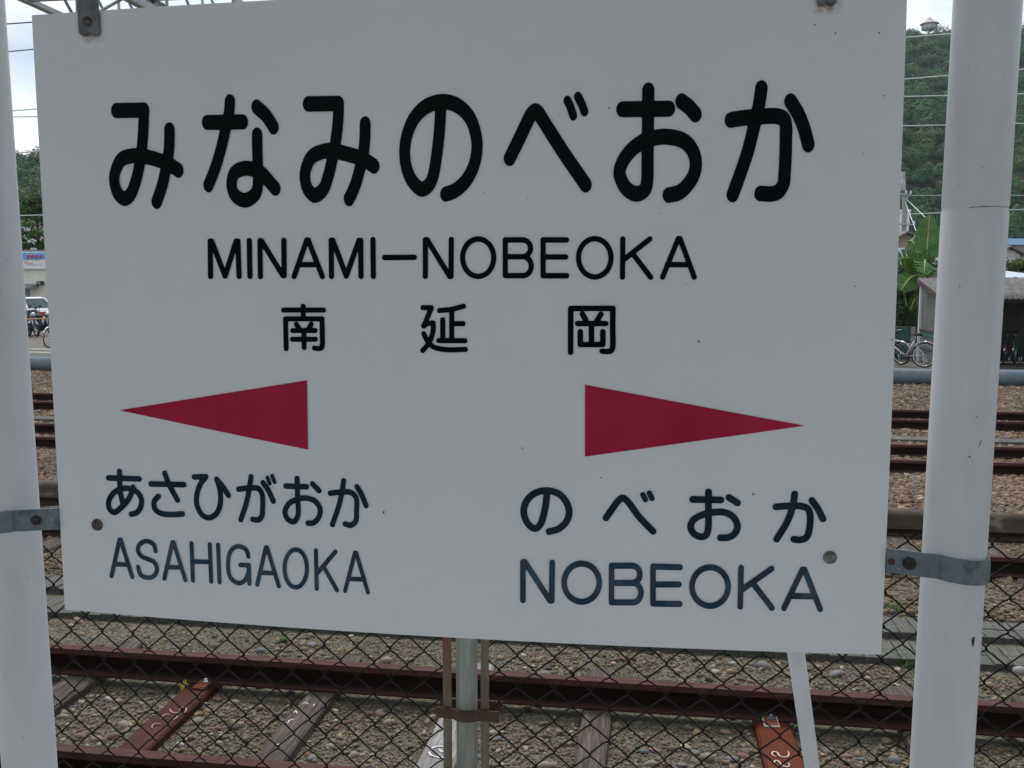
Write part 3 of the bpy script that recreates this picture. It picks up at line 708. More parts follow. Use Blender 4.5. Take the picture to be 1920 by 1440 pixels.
('roman_letter',3.77,4.34,[('L',[(1069.8,61.7),(1092.4,116.3),(1095.1,116.4),(1117.8,61.6)],1),('L',[(1077.2,79.1),(1109.2,79.2)],1)])]

for g in GLYPHS:
    glyph(*g)

def arrow(p):
    (x0, z0), (x1, z1), (x2, z2) = [(q[0] / 1000, q[1] / 1000) for q in p]
    mb = MB()
    vs, n = [], 14                              # tip (or base) strip by strip so that it follows the bowed sheet
    tip, A, B = min(((x0, z0), (x1, z1), (x2, z2)), key=lambda q: abs(q[1] - 0.3132)), None, None
    ends = [q for q in ((x0, z0), (x1, z1), (x2, z2)) if q != tip]
    for i in range(n + 1):
        t = i / n
        for e in ends:
            x = tip[0] + (e[0] - tip[0]) * max(t, 0.002); z = tip[1] + (e[1] - tip[1]) * max(t, 0.002)
            vs.append((x, bow_y(x) - 0.0011, ZS + z))
    mb.add(vs, [(2 * i, 2 * i + 1, 2 * i + 3, 2 * i + 2) for i in range(n)])
    return mb.build('direction_arrow', M['arrow'], panel)
arrow([(109.5, 313.4), (405.4, 364.1), (404.4, 264.8)])
arrow([(1088.6, 313.0), (797.3, 364.6), (798.2, 265.8)])

for (u, v), mt in (((63.1, 137.2), M['bolt']), ((1128.0, 133.9), M['steel_bolt'])):
    x, z = u / 1000, ZS + v / 1000
    y = bow_y(x)
    mb = MB().lathe([(0.0092, 0.0), (0.0092, -0.0016), (0.0088, -0.0022), (0.0062, -0.0024), (0.0060, -0.0062), (0.0050, -0.0074), (0.0032, -0.0078), (0.0030, -0.0068), (0.0001, -0.0066)], (x, y, z), 14, 'y')
    mb.build('bolt', mt, panel)
mb = MB()
SPK = [(719.1, 612.3), (759.7, 719.5), (892.9, 592.2), (660.2, 620.7), (825.1, 727.7), (1148.9, 666.2), (1145.2, 497.0), (1150.3, 505.3), (1162.2, 844.8), (1162.2, 815.0), (1170.9, 737.7), (1152.1, 429.0), (1108.4, 815.3), (1082.2, 826.2), (1023.9, 219.2), (820.3, 237.4), (645.2, 695.6), (1134.2, 44.7), (928.0, 499.6), (947.1, 424.2), (712.6, 275.6), (1195.7, 427.8), (514.8, 178.5), (390.5, 282.0)]
for k, (u, v) in enumerate(SPK):
    r = random.uniform(0.0005, 0.0011); st = random.uniform(0.8, 2.2); an = random.uniform(0, 3)
    x0, z0 = u / 1000, ZS + v / 1000
    pts = [(r * math.cos(t) * st, r * math.sin(t)) for t in [i * math.pi / 4 for i in range(8)]]
    mb.add([(x0 + p * math.cos(an) - q * math.sin(an), bow_y(x0) - 0.0016, z0 + p * math.sin(an) + q * math.cos(an)) for p, q in pts], [tuple(range(8))])
tag(mb.build('dirt_specks', M['speck'], panel), kind='stuff')

# posts, top bar, back rails, straps, clamp bands, brace
PR = 0.0402
def post_x(side, z):
    return 1.3002 - 0.0042 * (1.8522 - z) if side > 0 else -0.113 + 0.0112 * (1.8734 - z)
posts = {}
for side in (-1, 1):
    mb = MB()
    zz = [0.0, 0.6, 1.2, 1.585, 1.587, 1.593, 1.595, 1.9, 2.44, 2.45, 2.455]
    rr = [PR] * 11
    if side > 0:
        rr[4] = rr[5] = PR - 0.0006
    rr[9] = PR * 0.9; rr[10] = PR * 0.6
    mb.tube([(post_x(side, z), 0.03, z) for z in zz], rr, 40)
    mb.lathe([(0.075, 0.0), (0.075, 0.008), (PR + 0.002, 0.012)], (post_x(side, 0), 0.03, 0.001), 24)
    posts[side] = mb.build('sign_post', M['post'], sign)
# open weld line round the right post
arc = []
for i in range(40):
    a = math.radians(-118 + i * 4.2)
    jz = random.gauss(0, 0.0003)
    arc.append((post_x(1, 1.59) + (PR + 0.0001) * math.cos(a), 0.03 + (PR + 0.0001) * math.sin(a), 1.5905 + jz))
MB().tube(arc, [random.uniform(0.00015, 0.0005) for _ in arc], 5).build('weld_seam', M['dark_bolt'], posts[1])
def on_post(px, py):
    """point on the front of the right post that the photograph's pixel shows"""
    d = (F * 1735.17 + CR * (px - 960) - CU * (py - 720)).normalized()
    p = CPOS + d
    for _ in range(6):
        ax = post_x(1, p.z)
        ox, oy = CPOS.x - ax, CPOS.y - 0.03
        A = d.x**2 + d.y**2; B = 2 * (ox * d.x + oy * d.y); C = ox**2 + oy**2 - (PR + 0.0002)**2
        p = CPOS + d * ((-B - math.sqrt(max(B * B - 4 * A * C, 0))) / (2 * A))
    return p
for pts, r, mt in (([(1826, 1194), (1824, 1201), (1824, 1208), (1825, 1213)], [0.0012, 0.0022, 0.0014, 0.0004], 'band_rust'),
                   ([(1840, 825), (1838, 831), (1835, 838)], [0.0003, 0.0005, 0.0003], 'dark_bolt'), ([(1816, 855), (1818, 856), (1820, 858)], [0.0006, 0.0008, 0.0004], 'speck'),
                   ([(1831, 781), (1833, 782)], [0.0007, 0.0005], 'speck'), ([(1800, 536), (1799, 538)], [0.0008, 0.0006], 'speck'), ([(1841, 313), (1842, 314)], [0.001, 0.0008], 'speck')):
    MB().tube([on_post(*q) for q in pts], r, 6, squash=1).build('rust_spot', M[mt], posts[1])

MB().tube([(post_x(-1, 2.2), 0.022, 2.2), (post_x(1, 2.2), 0.022, 2.2)], 0.022, 18).build('top_bar', M['post'], sign)
for z in (1.125, 1.78):
    MB().box(0.002, 1.195, 0.006, 0.011, z - 0.017, z + 0.017).box(0.002, 1.195, 0.0112, 0.036, z - 0.017, z - 0.012).build('back_rail', M['band_rust'], sign)
for x0, x1, zb in ((0.0776, 0.1092, ZS + 0.8470), (1.0834, 1.1080, ZS + 0.8480)):
    w = x1 - x0; c = (x0 + x1) / 2; h = w / 2
    y = bow_y(c)
    out = [(-h, 2.22), (-h, zb + 0.006), (-h + 0.002, zb + 0.002), (-h + 0.006, zb), (-0.004, zb + 0.0005), (-0.001, zb + 0.003), (0.001, zb + 0.003), (0.004, zb + 0.0005), (h - 0.006, zb), (h - 0.002, zb + 0.002), (h, zb + 0.006), (h, 2.22)]
    mb = MB().prism([(c + a, b2) for a, b2 in out], 'y', y - 0.0068, y - 0.0022)
    st = mb.build('hanging_strap', M['strap'], sign, bevel=0.0012)
    MB().lathe([(0.0068, 0), (0.0068, -0.0012), (0.0050, -0.002), (0.0048, -0.005), (0.0034, -0.0062), (0.0001, -0.0064)], (c - 0.001, y - 0.0069, ZS + 0.8656), 12, 'y').build('bolt', M['bolt'], st)

def clamp(side):
    zc, tilt = (1.1165, -0.098) if side > 0 else (1.128, -0.085)
    ax = post_x(side, zc)
    rb = PR + 0.0012
    # plan path, drawn for the right post; mirrored for the left one
    path = [(-0.0955, -0.031), (-0.06, -0.031), (-0.042, -0.0312)]
    if side < 0:
        path = [(-0.1025, -0.031), (-0.075, -0.031), (-0.052, -0.0312), (-0.042, -0.0325)]
    path += [(rb * math.cos(math.radians(a)), rb * math.sin(math.radians(a))) for a in range(-134, 60, 8)]
    hh, th = 0.0165, 0.0028
    vs, fs = [], []
    n = len(path)
    for i, (x, y) in enumerate(path):
        p, q = path[max(i - 1, 0)], path[min(i + 1, n - 1)]
        tx, ty = q[0] - p[0], q[1] - p[1]
        l = math.hypot(tx, ty); nx, ny = ty / l, -tx / l
        crown = 0.0009
        for dz, o in ((-hh, 0), (-hh, th), (-hh * 0.5, th + crown), (hh * 0.5, th + crown), (hh, th), (hh, 0)):
            X, Y = x + nx * o, y + ny * o
            vs.append((ax + side * X, 0.03 + Y, zc + dz + tilt * X * 1.0))
    for i in range(n - 1):
        for k in range(6):
            a, b2 = i * 6 + k, i * 6 + (k + 1) % 6
            fs.append((a, b2, b2 + 6, a + 6))
    fs += [tuple(range(6)), tuple((n - 1) * 6 + k for k in range(5, -1, -1))]
    mb = MB().add(vs, fs)
    o = mb.build('pipe_clamp', M['galv'], posts[side])
    yb = 0.03 - 0.0312 - th - 0.0008
    def at_ear(dx, dz):
        return (ax + side * dx, yb, zc + dz + tilt * dx)
    if side > 0:
        MB().lathe([(0.0085, 0), (0.0085, -0.003), (0.006, -0.0045), (0.0001, -0.0046)], at_ear(-0.067, 0.0), 12, 'y').build('bolt', M['dark_bolt'], posts[side])
        MB().lathe([(0.0048, 0), (0.0046, -0.0008), (0.0001, -0.0009)], at_ear(-0.0895, -0.001), 12, 'y').build('bolt', M['band_rust'], posts[side])
        MB().tube([at_ear(-0.083, -0.008), at_ear(-0.080, -0.009), at_ear(-0.078, -0.011)], [0.002, 0.003, 0.001], 6, squash=0.3).build('scrape_mark', M['scratch'], posts[side])
    else:
        MB().lathe([(0.0075, 0), (0.0075, -0.003), (0.005, -0.0045), (0.0001, -0.0046)], at_ear(-0.067, 0.0), 12, 'y').build('bolt', M['dark_bolt'], posts[side])
        MB().tube([at_ear(-0.094, 0.003), at_ear(-0.0925, 0.0), at_ear(-0.0905, -0.003)], [0.0006, 0.0012, 0.0006], 6).build('scrape_mark', M['scratch'], posts[side])
clamp(1); clamp(-1)
bt, bb = Vector((1.078, 0.07, 1.1)), Vector((1.336, 0.81, 0.0))
MB().tube([bt, bb], 0.0135, 20).build('brace', M['post'], sign)

# ------------------------------------------------------------------ chain-link fence behind the board
FY = 0.87
fence = thing('chain_link_fence', (0.45, FY, 0), 'black chain-link fence with a rusty lichened top pipe behind the name board', 'fence')
fz = 0.963
MB().tube([(x, FY, fz + 0.0006 * math.sin(x * 5)) for x in np.arange(-3.2, 4.3, 0.25)], 0.0222, 16).build('top_pipe', M['fence_pipe'], fence)
for x in (-2.55, 0.4582, 3.45):
    MB().tube([(x, FY, 0), (x, FY, fz - 0.02)], 0.0263, 24).build('fence_post', M['galv_post'], fence)
# flat tension bars and their rusty bracket at the middle post
for x0, x1 in ((0.4005, 0.4215), (0.4945, 0.5145)):
    MB().box(x0, x1, FY - 0.0105, FY - 0.006, 0.03, fz - 0.024).build('tension_bar', M['rust'], fence)
hp = [(0.384, -0.016), (0.424, -0.016), (0.440, -0.026), (0.458, -0.0315), (0.476, -0.026), (0.494, -0.016), (0.541, -0.016)]
mb = MB()
vs, fs = [], []
for i, (x, y) in enumerate(hp):
    dz = -0.016 * (x - 0.384)
    for a, b2 in ((y - 0.004, -0.0135), (y - 0.004, 0.0135), (y, 0.0135), (y, -0.0135)):
        vs.append((x, FY + a, 0.443 + b2 + dz))
for i in range(len(hp) - 1):
    for k in range(4):
        fs.append((i * 4 + k, i * 4 + (k + 1) % 4, i * 4 + 4 + (k + 1) % 4, i * 4 + 4 + k))
fs += [(0, 1, 2, 3), tuple(len(vs) - 1 - k for k in range(4))]
mb.add(vs, fs)
mb.box(0.384, 0.541, FY + 0.029, FY + 0.033, 0.430, 0.457)
mb.build('bar_bracket', M['band_rust'], fence)
# woven wires: each wire is a flat spiral that zigzags between its two neighbours
PX, PZ = 0.0426, 0.0800                        # width of one spiral, height of one turn
def zig(n, r=0.0020):
    pts = []
    hx = PX / 2 + 0.0014
    for k in range(2 * n + 1):
        z = 0.953 - k * PZ / 2
        s = 1 if k % 2 else -1
        for t, dz in ((-1, 0.0042), (0, 0), (1, -0.0042)):          # tight turn at each knot
            pts.append((s * (hx - (0.0030 if t else 0)), t * s * 0.0026, z + dz))
        if k < 2 * n:
            for u in (0.3, 0.6):                                     # the runs bow a little between knots
                pts.append((s * hx * (1 - 2 * u), s * 0.0026, z - u * PZ / 2 + (0.0030 if s < 0 else 0.0008)))
    return MB().tube(pts, r, 6, cap=False)
w0 = zig(12).build('mesh_wire', M['wire'], None, local=True)
w0.parent = fence
spots = [(0.3733 - PX * k, (k + 1) % 2, 1.0) for k in range(84)] + [(0.5190 + 0.0443 * k, (k + 1) % 2, 1.04) for k in range(68)]
for i, (c, flip, sx) in enumerate(spots):
    w = w0
    if i:
        w = w0.copy(); COL.objects.link(w)
    w.location = (c - 0.45 + random.gauss(0, 0.0006), -0.004 + random.gauss(0, 0.0003), random.gauss(0, 0.0008))
    w.rotation_euler = (0, random.gauss(0, 0.0015), math.pi if flip else 0)
    w.scale = (sx, 1, 1)
# short end twists of the wire at the bars

# ------------------------------------------------------------------ tracks
GAUGE = 1.067 + 0.065
X0, X1 = -16.0, 10.0
RAILP = [(-0.0325, 0), (-0.0315, -0.006), (-0.0315, -0.036), (-0.0085, -0.046), (-0.0085, -0.122), (-0.02, -0.135), (-0.0635, -0.143), (-0.0635, -0.153), (0.0635, -0.153), (0.0635, -0.143), (0.02, -0.135), (0.0085, -0.122), (0.0085, -0.046), (0.0315, -0.036), (0.0315, -0.006), (0.0325, 0)]
def make_sleeper_mesh(w, d0, d1, h, seed):
    """a worn baulk along Y: chamfered, slightly crooked edges"""
    rr = random.Random(seed)
    ys = [d0 + (d1 - d0) * i / 6 for i in range(7)]
    vs, fs = [], []
    for y in ys:
        j = [rr.uniform(-0.006, 0.006) for _ in range(4)]
        for x, z in ((-w / 2 + j[0], -0.14), (-w / 2 + j[0], h - 0.012), (-w / 2 + 0.012 + j[1], h + j[3] * 0.4), (w / 2 - 0.012 + j[2], h + j[3] * 0.4), (w / 2 + j[2], h - 0.012), (w / 2 + j[2], -0.14)):
            vs.append((x, y, z))
    for i in range(6):
        for k in range(6):
            fs.append((i * 6 + k, i * 6 + (k + 1) % 6, i * 6 + 6 + (k + 1) % 6, i * 6 + 6 + k))
    fs += [tuple(range(6)), tuple(36 + k for k in range(5, -1, -1))]
    return MB().add(vs, fs)
def track(y_near, label, sl_x, xr0=X0, xr1=X1, sl_top=0.05, zoff=0.0):
    yc = y_near + GAUGE / 2
    t = thing('railway_track', (0, yc, ZR - 0.153 + zoff), label, 'railway track', 'rusty railway tracks behind the fence')
    for y in (y_near, y_near + GAUGE):
        mb = MB()
        n = len(RAILP)
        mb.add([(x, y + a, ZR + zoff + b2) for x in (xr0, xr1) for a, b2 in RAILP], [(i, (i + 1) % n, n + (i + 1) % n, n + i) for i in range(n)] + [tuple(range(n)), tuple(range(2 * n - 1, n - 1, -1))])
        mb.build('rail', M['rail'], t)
    protos = {}
    for (x, w, kind, d0, d1) in sl_x:
        key = (round(w, 2), kind, d0, d1)
        if key not in protos:
            o = make_sleeper_mesh(w, d0, d1, 0.0, len(protos) + int(y_near * 10)).build('sleeper', M[kind], t, local=True)
            protos[key] = o
        else:
            o = protos[key].copy(); COL.objects.link(o)
        o.location = (x, random.uniform(-0.02, 0.02) if d1 - d0 > 1.8 else 0, -0.002 + random.uniform(-0.004, 0.0))
        o.rotation_euler = (0, random.gauss(0, 0.01), random.gauss(0, 0.008) if d1 - d0 > 1.8 else 0)
    return t
D = (-1.02, 1.05)
near_sl = [(-3.18, 0.2, 'wood', *D), (-2.46, 0.19, 'wood', *D), (-1.69, 0.165, 'red_sleeper_dark', -0.75, 0.66), (-0.945, 0.165, 'wood', *D), (-0.115, 0.19, 'wood_pale', *D), (0.645, 0.155, 'wood', *D), (1.60, 0.19, 'red_sleeper', -0.75, 0.62), (2.37, 0.2, 'wood', *D), (3.1, 0.2, 'wood', *D), (3.85, 0.2, 'wood', *D), (-3.95, 0.2, 'wood', *D), (4.6, 0.2, 'wood', *D)]
R1Y = 2.6257 - 0.0325
tr1 = track(R1Y, 'rusty track nearest the fence, with two red-oxide sleepers chalked with numbers', near_sl, -9, 8)
for y0, lb, zo in ((6.5476 - 0.0325, 'second rusty track out from the fence, just beyond the grey plank walkway', 0.0), (10.6545 - 0.0325, 'third rusty track out from the fence, on coarse ballast', 0.0), (14.1616 - 0.0325, 'farthest rusty track, just in front of the thick blue-grey pipe', 0.0)):
    xs = [X0 + 0.2 + 0.76 * k + random.uniform(-0.05, 0.05) for k in range(34)]
    track(y0, lb, [(x, 0.2, 'wood', *D) for x in xs], zoff=zo)
# rail clips with a bolt on the two red sleepers (inner side of the far rail)
sl_by_x = {round(o.location.x, 2): o for o in tr1.children if o.name.startswith('sleeper')}
R2Y = R1Y + GAUGE
zt = ZR - 0.153
def clip_at(x, ang, big):
    sl = sl_by_x[min(sl_by_x, key=lambda q: abs(q - x))]
    Mx = Matrix.Translation((x, R2Y - 0.082, zt + 0.012)) @ Matrix.Rotation(ang, 4, 'Z') @ Matrix.Rotation(0.10, 4, 'X')
    c = MB().box(-0.042, 0.042, -0.048, 0.05, -0.012, 0.0, Mx).build('rail_clip', M['clip_edge'] if big else M['clip'], tr1, bevel=0.002)
    p = MB().box(-0.033, 0.034, -0.040, 0.044, 0.0002, 0.004, Mx).build('clip_plate', M['clip'], c, bevel=0.001)
    p0 = Mx @ Vector((0.006, 0.022, 0.004))
    MB().lathe([(0.02, 0), (0.02, 0.004), (0.013, 0.006), (0.013, 0.014), (0.009, 0.022), (0.0001, 0.023)], p0, 10).build('bolt', M['chrome'] if not big else M['galv'], c)
clip_at(1.585, 0.05, True)
clip_at(-1.665, -0.12, False)
def ground_pt(px, py, z):
    d = F * 1735.17 + CR * (px - 960) - CU * (py - 720)
    return CPOS + d * ((z - CPOS.z) / d.z)
def chalk(strokes, par_x, mat, r):
    sl = sl_by_x[min(sl_by_x, key=lambda q: abs(q - par_x))]
    for st in strokes:
        P = smooth_path([tuple(ground_pt(px, py, zt + 0.003))[:2] for px, py in st], 5)
        o = MB().tube([(p[0], p[1], zt + 0.0008) for p in P], [r * (0.6 + 0.5 * math.sin(3.14 * (i + 0.6) / len(P))) for i in range(len(P))], 6, squash=0.3).build('chalk_number', mat, None, local=True)
        o.parent = sl
        o.location = -(Vector(tr1.location) + Vector(sl.location))
c4 = lambda L: [(1240 + a / 6, 1200 + b2 / 6) for a, b2 in L]
c1 = lambda L: [(60 + a / 4.8, 1140 + b2 / 4.8) for a, b2 in L]
chalk([c4([(1290, 1305), (1255, 1290), (1245, 1265), (1270, 1250), (1300, 1258), (1335, 1300), (1375, 1312), (1420, 1305), (1435, 1270), (1425, 1248)]),
       c4([(1308, 1405), (1280, 1390), (1272, 1365), (1290, 1350), (1318, 1358), (1350, 1395), (1385, 1415), (1425, 1420), (1440, 1405), (1430, 1375)])], 1.60, M['chalk'], 0.0042)
chalk([c1([(1240, 905), (1255, 930), (1290, 938), (1325, 930)]), c1([(1325, 915), (1350, 890), (1385, 895), (1385, 920), (1360, 940)]), c1([(1160, 995), (1175, 968), (1210, 952), (1245, 955)]), c1([(1310, 965), (1295, 985), (1270, 998)]), c1([(1080, 1078), (1085, 1050), (1115, 1035), (1160, 1036)])], -1.69, M['chalk_pink'], 0.0034)
# white flecks of paint on two timber sleepers
c2 = lambda L: [(420 + a / 4.364, 1140 + b2 / 4.364) for a, b2 in L]
chalk([c2([(520, 940), (540, 915), (575, 905)]), c2([(575, 855), (590, 838), (600, 860)]), c2([(645, 780), (670, 772), (695, 785)]), c2([(730, 800), (745, 782)]), c2([(420, 1120), (450, 1108)])], -0.945, M['white_enamel'], 0.0036)
c3 = lambda L: [(700 + a / 4.8, 1140 + b2 / 4.8) for a, b2 in L]
chalk([c3([(510, 1270), (545, 1250), (590, 1240), (640, 1245)]), c3([(560, 1330), (600, 1345), (640, 1335)]), c3([(500, 1290), (520, 1320), (560, 1335)]), c3([(590, 1265), (620, 1290), (655, 1290)])], -0.115, M['white_enamel'], 0.0055)

# ------------------------------------------------------------------ plank walkway between the first two tracks
walk = thing('plank_walkway', (0, 4.98, ZG), 'grey weathered plank walkway in two rows between the two nearest tracks', 'walkway')
pm = []
for k in range(5):
    mb = MB()
    rr = random.Random(k)
    w = 0.1085
    h = 0.046
    prof = [(-w / 2, -0.03), (-w / 2, h - 0.006), (-w / 2 + 0.004, h), (w / 2 - 0.004, h), (w / 2, h - 0.006), (w / 2, -0.03)]
    for ya, yb in ((-0.147, -0.003), (0.003, 0.147)):
        zz = rr.uniform(-0.004, 0.003)
        mb.prism([(a_, b_ + (zz if b_ > 0 else 0)) for a_, b_ in prof], 'y', ya, yb)
    mb.box(-w / 2 + 0.002, w / 2 - 0.002, -0.0035, 0.0035, -0.03, h - 0.012)
    o = mb.build('plank', M['plank'], walk, local=True)
    pm.append(o)
first = [True] * 5
for yr, zo in ((5.285, 0.0), (4.815, 0.0)):
    for i in range(112):
        k = random.randrange(5)
        if first[k]:
            o = pm[k]; first[k] = False
        else:
            o = pm[k].copy(); COL.objects.link(o)
        o.location = (-6.6 + 0.112 * i, yr - 4.98 + random.gauss(0, 0.004), zo + random.gauss(0, 0.002))
        o.rotation_euler = (random.gauss(0, 0.006), random.gauss(0, 0.01), random.gauss(0, 0.004))
for k in range(5):
    if first[k]:
        bpy.data.objects.remove(pm[k])
# grey board lying between the third and fourth track
bd = MB()
bd.prism([(12.86, ZG + 0.04), (12.86, ZG + 0.095), (13.16, ZG + 0.095), (13.16, ZG + 0.04)], 'x', -15.0, 9.0)
tag(bd.build('trough_board', M['plank']), 'long grey board laid between the two farthest tracks', 'board')

# ------------------------------------------------------------------ gravel
def ico():
    t = (1 + 5 ** 0.5) / 2
    v = np.array([(-1, t, 0), (1, t, 0), (-1, -t, 0), (1, -t, 0), (0, -1, t), (0, 1, t), (0, -1, -t), (0, 1, -t), (t, 0, -1), (t, 0, 1), (-t, 0, -1), (-t, 0, 1)], float)
    f = np.array([(0, 11, 5), (0, 5, 1), (0, 1, 7), (0, 7, 10), (0, 10, 11), (1, 5, 9), (5, 11, 4), (11, 10, 2), (10, 7, 6), (7, 1, 8), (3, 9, 4), (3, 4, 2), (3, 2, 6), (3, 6, 8), (3, 8, 9), (4, 9, 5), (2, 4, 11), (6, 2, 10), (8, 6, 7), (9, 8, 1)])
    return v / np.linalg.norm(v[0]), f
CUBE = np.array([(x, y, z) for x in (-1, 1) for y in (-1, 1) for z in (-1, 1)], float) * 0.62
CUBEF = np.array([(0, 1, 3), (0, 3, 2), (4, 6, 7), (4, 7, 5), (0, 4, 5), (0, 5, 1), (2, 3, 7), (2, 7, 6), (0, 2, 6), (0, 6, 4), (1, 5, 7), (1, 7, 3)])
def stones(name, pos, rad, mat, tint, tmpl, flat=0.6, jit=0.22, smooth=False):
    v0, f0 = tmpl
    n, k = len(pos), len(v0)
    V = v0[None] + RNG.normal(0, jit, (n, k, 3)) * 0.6
    V *= RNG.uniform(0.7, 1.3, (n, 1, 3)); V[:, :, 2] *= flat
    a = RNG.uniform(0, 2 * np.pi, n); tl = RNG.normal(0, 0.35, n)
    ct, st = np.cos(tl)[:, None], np.sin(tl)[:, None]
    x, y, z = V[:, :, 0], V[:, :, 1] * ct - V[:, :, 2] * st, V[:, :, 1] * st + V[:, :, 2] * ct
    ca, sa = np.cos(a)[:, None], np.sin(a)[:, None]
    V = np.stack([x * ca - y * sa, x * sa + y * ca, z], 2) * rad[:, None, None] + pos[:, None, :]
    Fc = (f0[None] + (np.arange(n) * k)[:, None, None]).reshape(-1, 3)
    o = np_mesh(name, V.reshape(-1, 3), Fc, mat, np.repeat(tint, k), smooth=smooth)
    return tag(o, kind='stuff')
def scatter(n, y0, y1, margin=0.9):
    y = RNG.uniform(y0, y1, n)
    x = RNG.uniform(-0.80, 0.48, n) * (y + 1.27) + 0.876 + RNG.uniform(-margin, margin, n)
    return x, y
def scatter_open(n, y0, y1):
    """mostly where the ground is open to view beside the board, the rest everywhere"""
    y = RNG.uniform(y0, y1, n)
    u = RNG.uniform(0, 1, n)
    k = np.where(u < 0.33, RNG.uniform(-0.85, -0.62, n), np.where(u < 0.74, RNG.uniform(0.19, 0.42, n), RNG.uniform(-0.80, 0.48, n)))
    return k * (y + 1.27) + 0.876 + RNG.uniform(-0.3, 0.3, n), y
def clumps(x, y, s, seed):
    r = np.random.default_rng(seed)
    v = np.zeros_like(x)
    for _ in range(10):
        kx, ky, ph = r.normal(0, s), r.normal(0, s), r.uniform(0, 6.3)
        v += np.sin(kx * x + ky * y + ph)
    return v / 3.2
def clear_of_things(x, y, r=0.0):
    ok = np.ones(len(x), bool)
    for ry in (R1Y, R2Y):
        ok &= np.abs(y - ry) > 0.064 + r
    for sx, w, kind, d0, d1 in near_sl:
        yc = R1Y + GAUGE / 2
        ok &= ~((np.abs(x - sx) < w / 2 + r * 0.6) & (y > yc + d0) & (y < yc + d1))
    ok &= ~((y > 4.65) & (y < 5.44))
    return ok
ICO = ico()
# fine grit
x, y = scatter(54000, 2.75, 4.6, 0.3)
x2, y2 = scatter_open(9000, 4.5, 5.7)
x, y = np.concatenate([x, x2]), np.concatenate([y, y2])
g = clumps(x, y, 2.2, 3)
ok = clear_of_things(x, y, 0.0)
x, y, g = x[ok], y[ok], g[ok]
rad = np.exp(RNG.normal(-5.38, 0.30, len(x)))
stones('fine_gravel', np.stack([x, y, ZG + RNG.uniform(-0.002, 0.006, len(x))], 1), rad, M['stone'], RNG.beta(1.6, 1.6, len(x)), (CUBE, CUBEF), 0.75, 0.2)
# middling stones, gathered in patches
x, y = scatter(15000, 2.2, 5.9, 0.5)
ok = clear_of_things(x, y, 0.01) & (clumps(x, y, 2.2, 3) + RNG.normal(0, 0.6, len(x)) > -0.1)
x, y = x[ok], y[ok]
rad = np.clip(np.exp(RNG.normal(-4.45, 0.36, len(x))), 0.006, 0.028)
stones('coarse_gravel', np.stack([x, y, ZG + rad * 0.25], 1), rad, M['stone'], RNG.beta(1.5, 1.2, len(x)), ICO, 0.6, 0.3)
# ballast of the farther tracks
x, y = scatter_open(21000, 5.45, 10.4)
ok = (np.abs(y - 6.515) > 0.07) & (np.abs(y - 7.647) > 0.07)
x, y = x[ok], y[ok]
fine = (y < 6.4) | ((y > 6.6) & (y < 8.4))
rad = np.where(fine, np.exp(RNG.normal(-4.4, 0.3, len(x))), np.exp(RNG.normal(-3.72, 0.28, len(x))))
stones('track_ballast', np.stack([x, y, ground_z(x, y) + rad * 0.2], 1), rad, M['ballast'], RNG.beta(1.4, 1.4, len(x)), ICO, 0.7, 0.26)
x, y = scatter_open(33000, 8.6, 21.3)
ok = np.ones(len(x), bool)
for ry in (10.622, 11.754, 14.129, 15.261):
    ok &= np.abs(y - ry) > 0.08
ok &= np.abs(y - 13.0) > 0.2
x, y = x[ok], y[ok]
rad = np.exp(RNG.normal(-3.5, 0.25, len(x)))
stones('far_ballast', np.stack([x, y, ground_z(x, y) + rad * 0.1], 1), rad, M['ballast'], RNG.beta(1.4, 1.4, len(x)), (CUBE, CUBEF), 0.75, 0.26)
# pebbles one can tell apart: parts of the ground, sharing a few meshes
PEB = {'pebble_grey': ((0.12, 0.12, 0.12), (0.20, 0.20, 0.195)), 'pebble_white': ((0.29, 0.285, 0.26), (0.40, 0.395, 0.37)), 'pebble_tan': ((0.19, 0.165, 0.12), (0.28, 0.24, 0.175)), 'pebble_red': ((0.12, 0.07, 0.05), (0.19, 0.115, 0.085)), 'pebble_blue': ((0.10, 0.115, 0.125), (0.17, 0.185, 0.195)), 'pebble_orange': ((0.22, 0.14, 0.085), (0.30, 0.20, 0.125))}
pmesh = {}
for nm, (c1_, c2_) in PEB.items():
    mat = mottled(nm, c1_, c2_, 25, 0.8, bump_s=0.15, bump_d=0.002)
    for s in range(3):
        bm = bmesh.new()
        bmesh.ops.create_icosphere(bm, subdivisions=2, radius=1)
        rr = random.Random(hash(nm) % 1000 + s)
        ph = [rr.uniform(0, 6) for _ in range(6)]
        for v in bm.verts:
            c = v.co
            k = 1 + 0.16 * math.sin(2.1 * c.x + ph[0]) + 0.14 * math.sin(2.6 * c.y + ph[1]) + 0.10 * math.sin(3.4 * c.z + ph[2] + c.x)
            v.co = c * k
        me = bpy.data.meshes.new('pebble')
        bm.to_mesh(me); bm.free()
        me.polygons.foreach_set('use_smooth', [True] * len(me.polygons))
        me.materials.append(mat)
        pmesh[(nm, s)] = me
def pebble(x, y, r, nm, flat=0.65, el=1.3):
    o = bpy.data.objects.new('pebble', pmesh[(nm, random.randrange(3))])
    COL.objects.link(o); o.parent = ground
    o.location = (x, y, ZG + r * flat * 0.35)
    o.scale = (r * el, r / el * 1.1, r * flat)
    o.rotation_euler = (random.gauss(0, 0.2), random.gauss(0, 0.2), random.uniform(-0.6, 0.6))
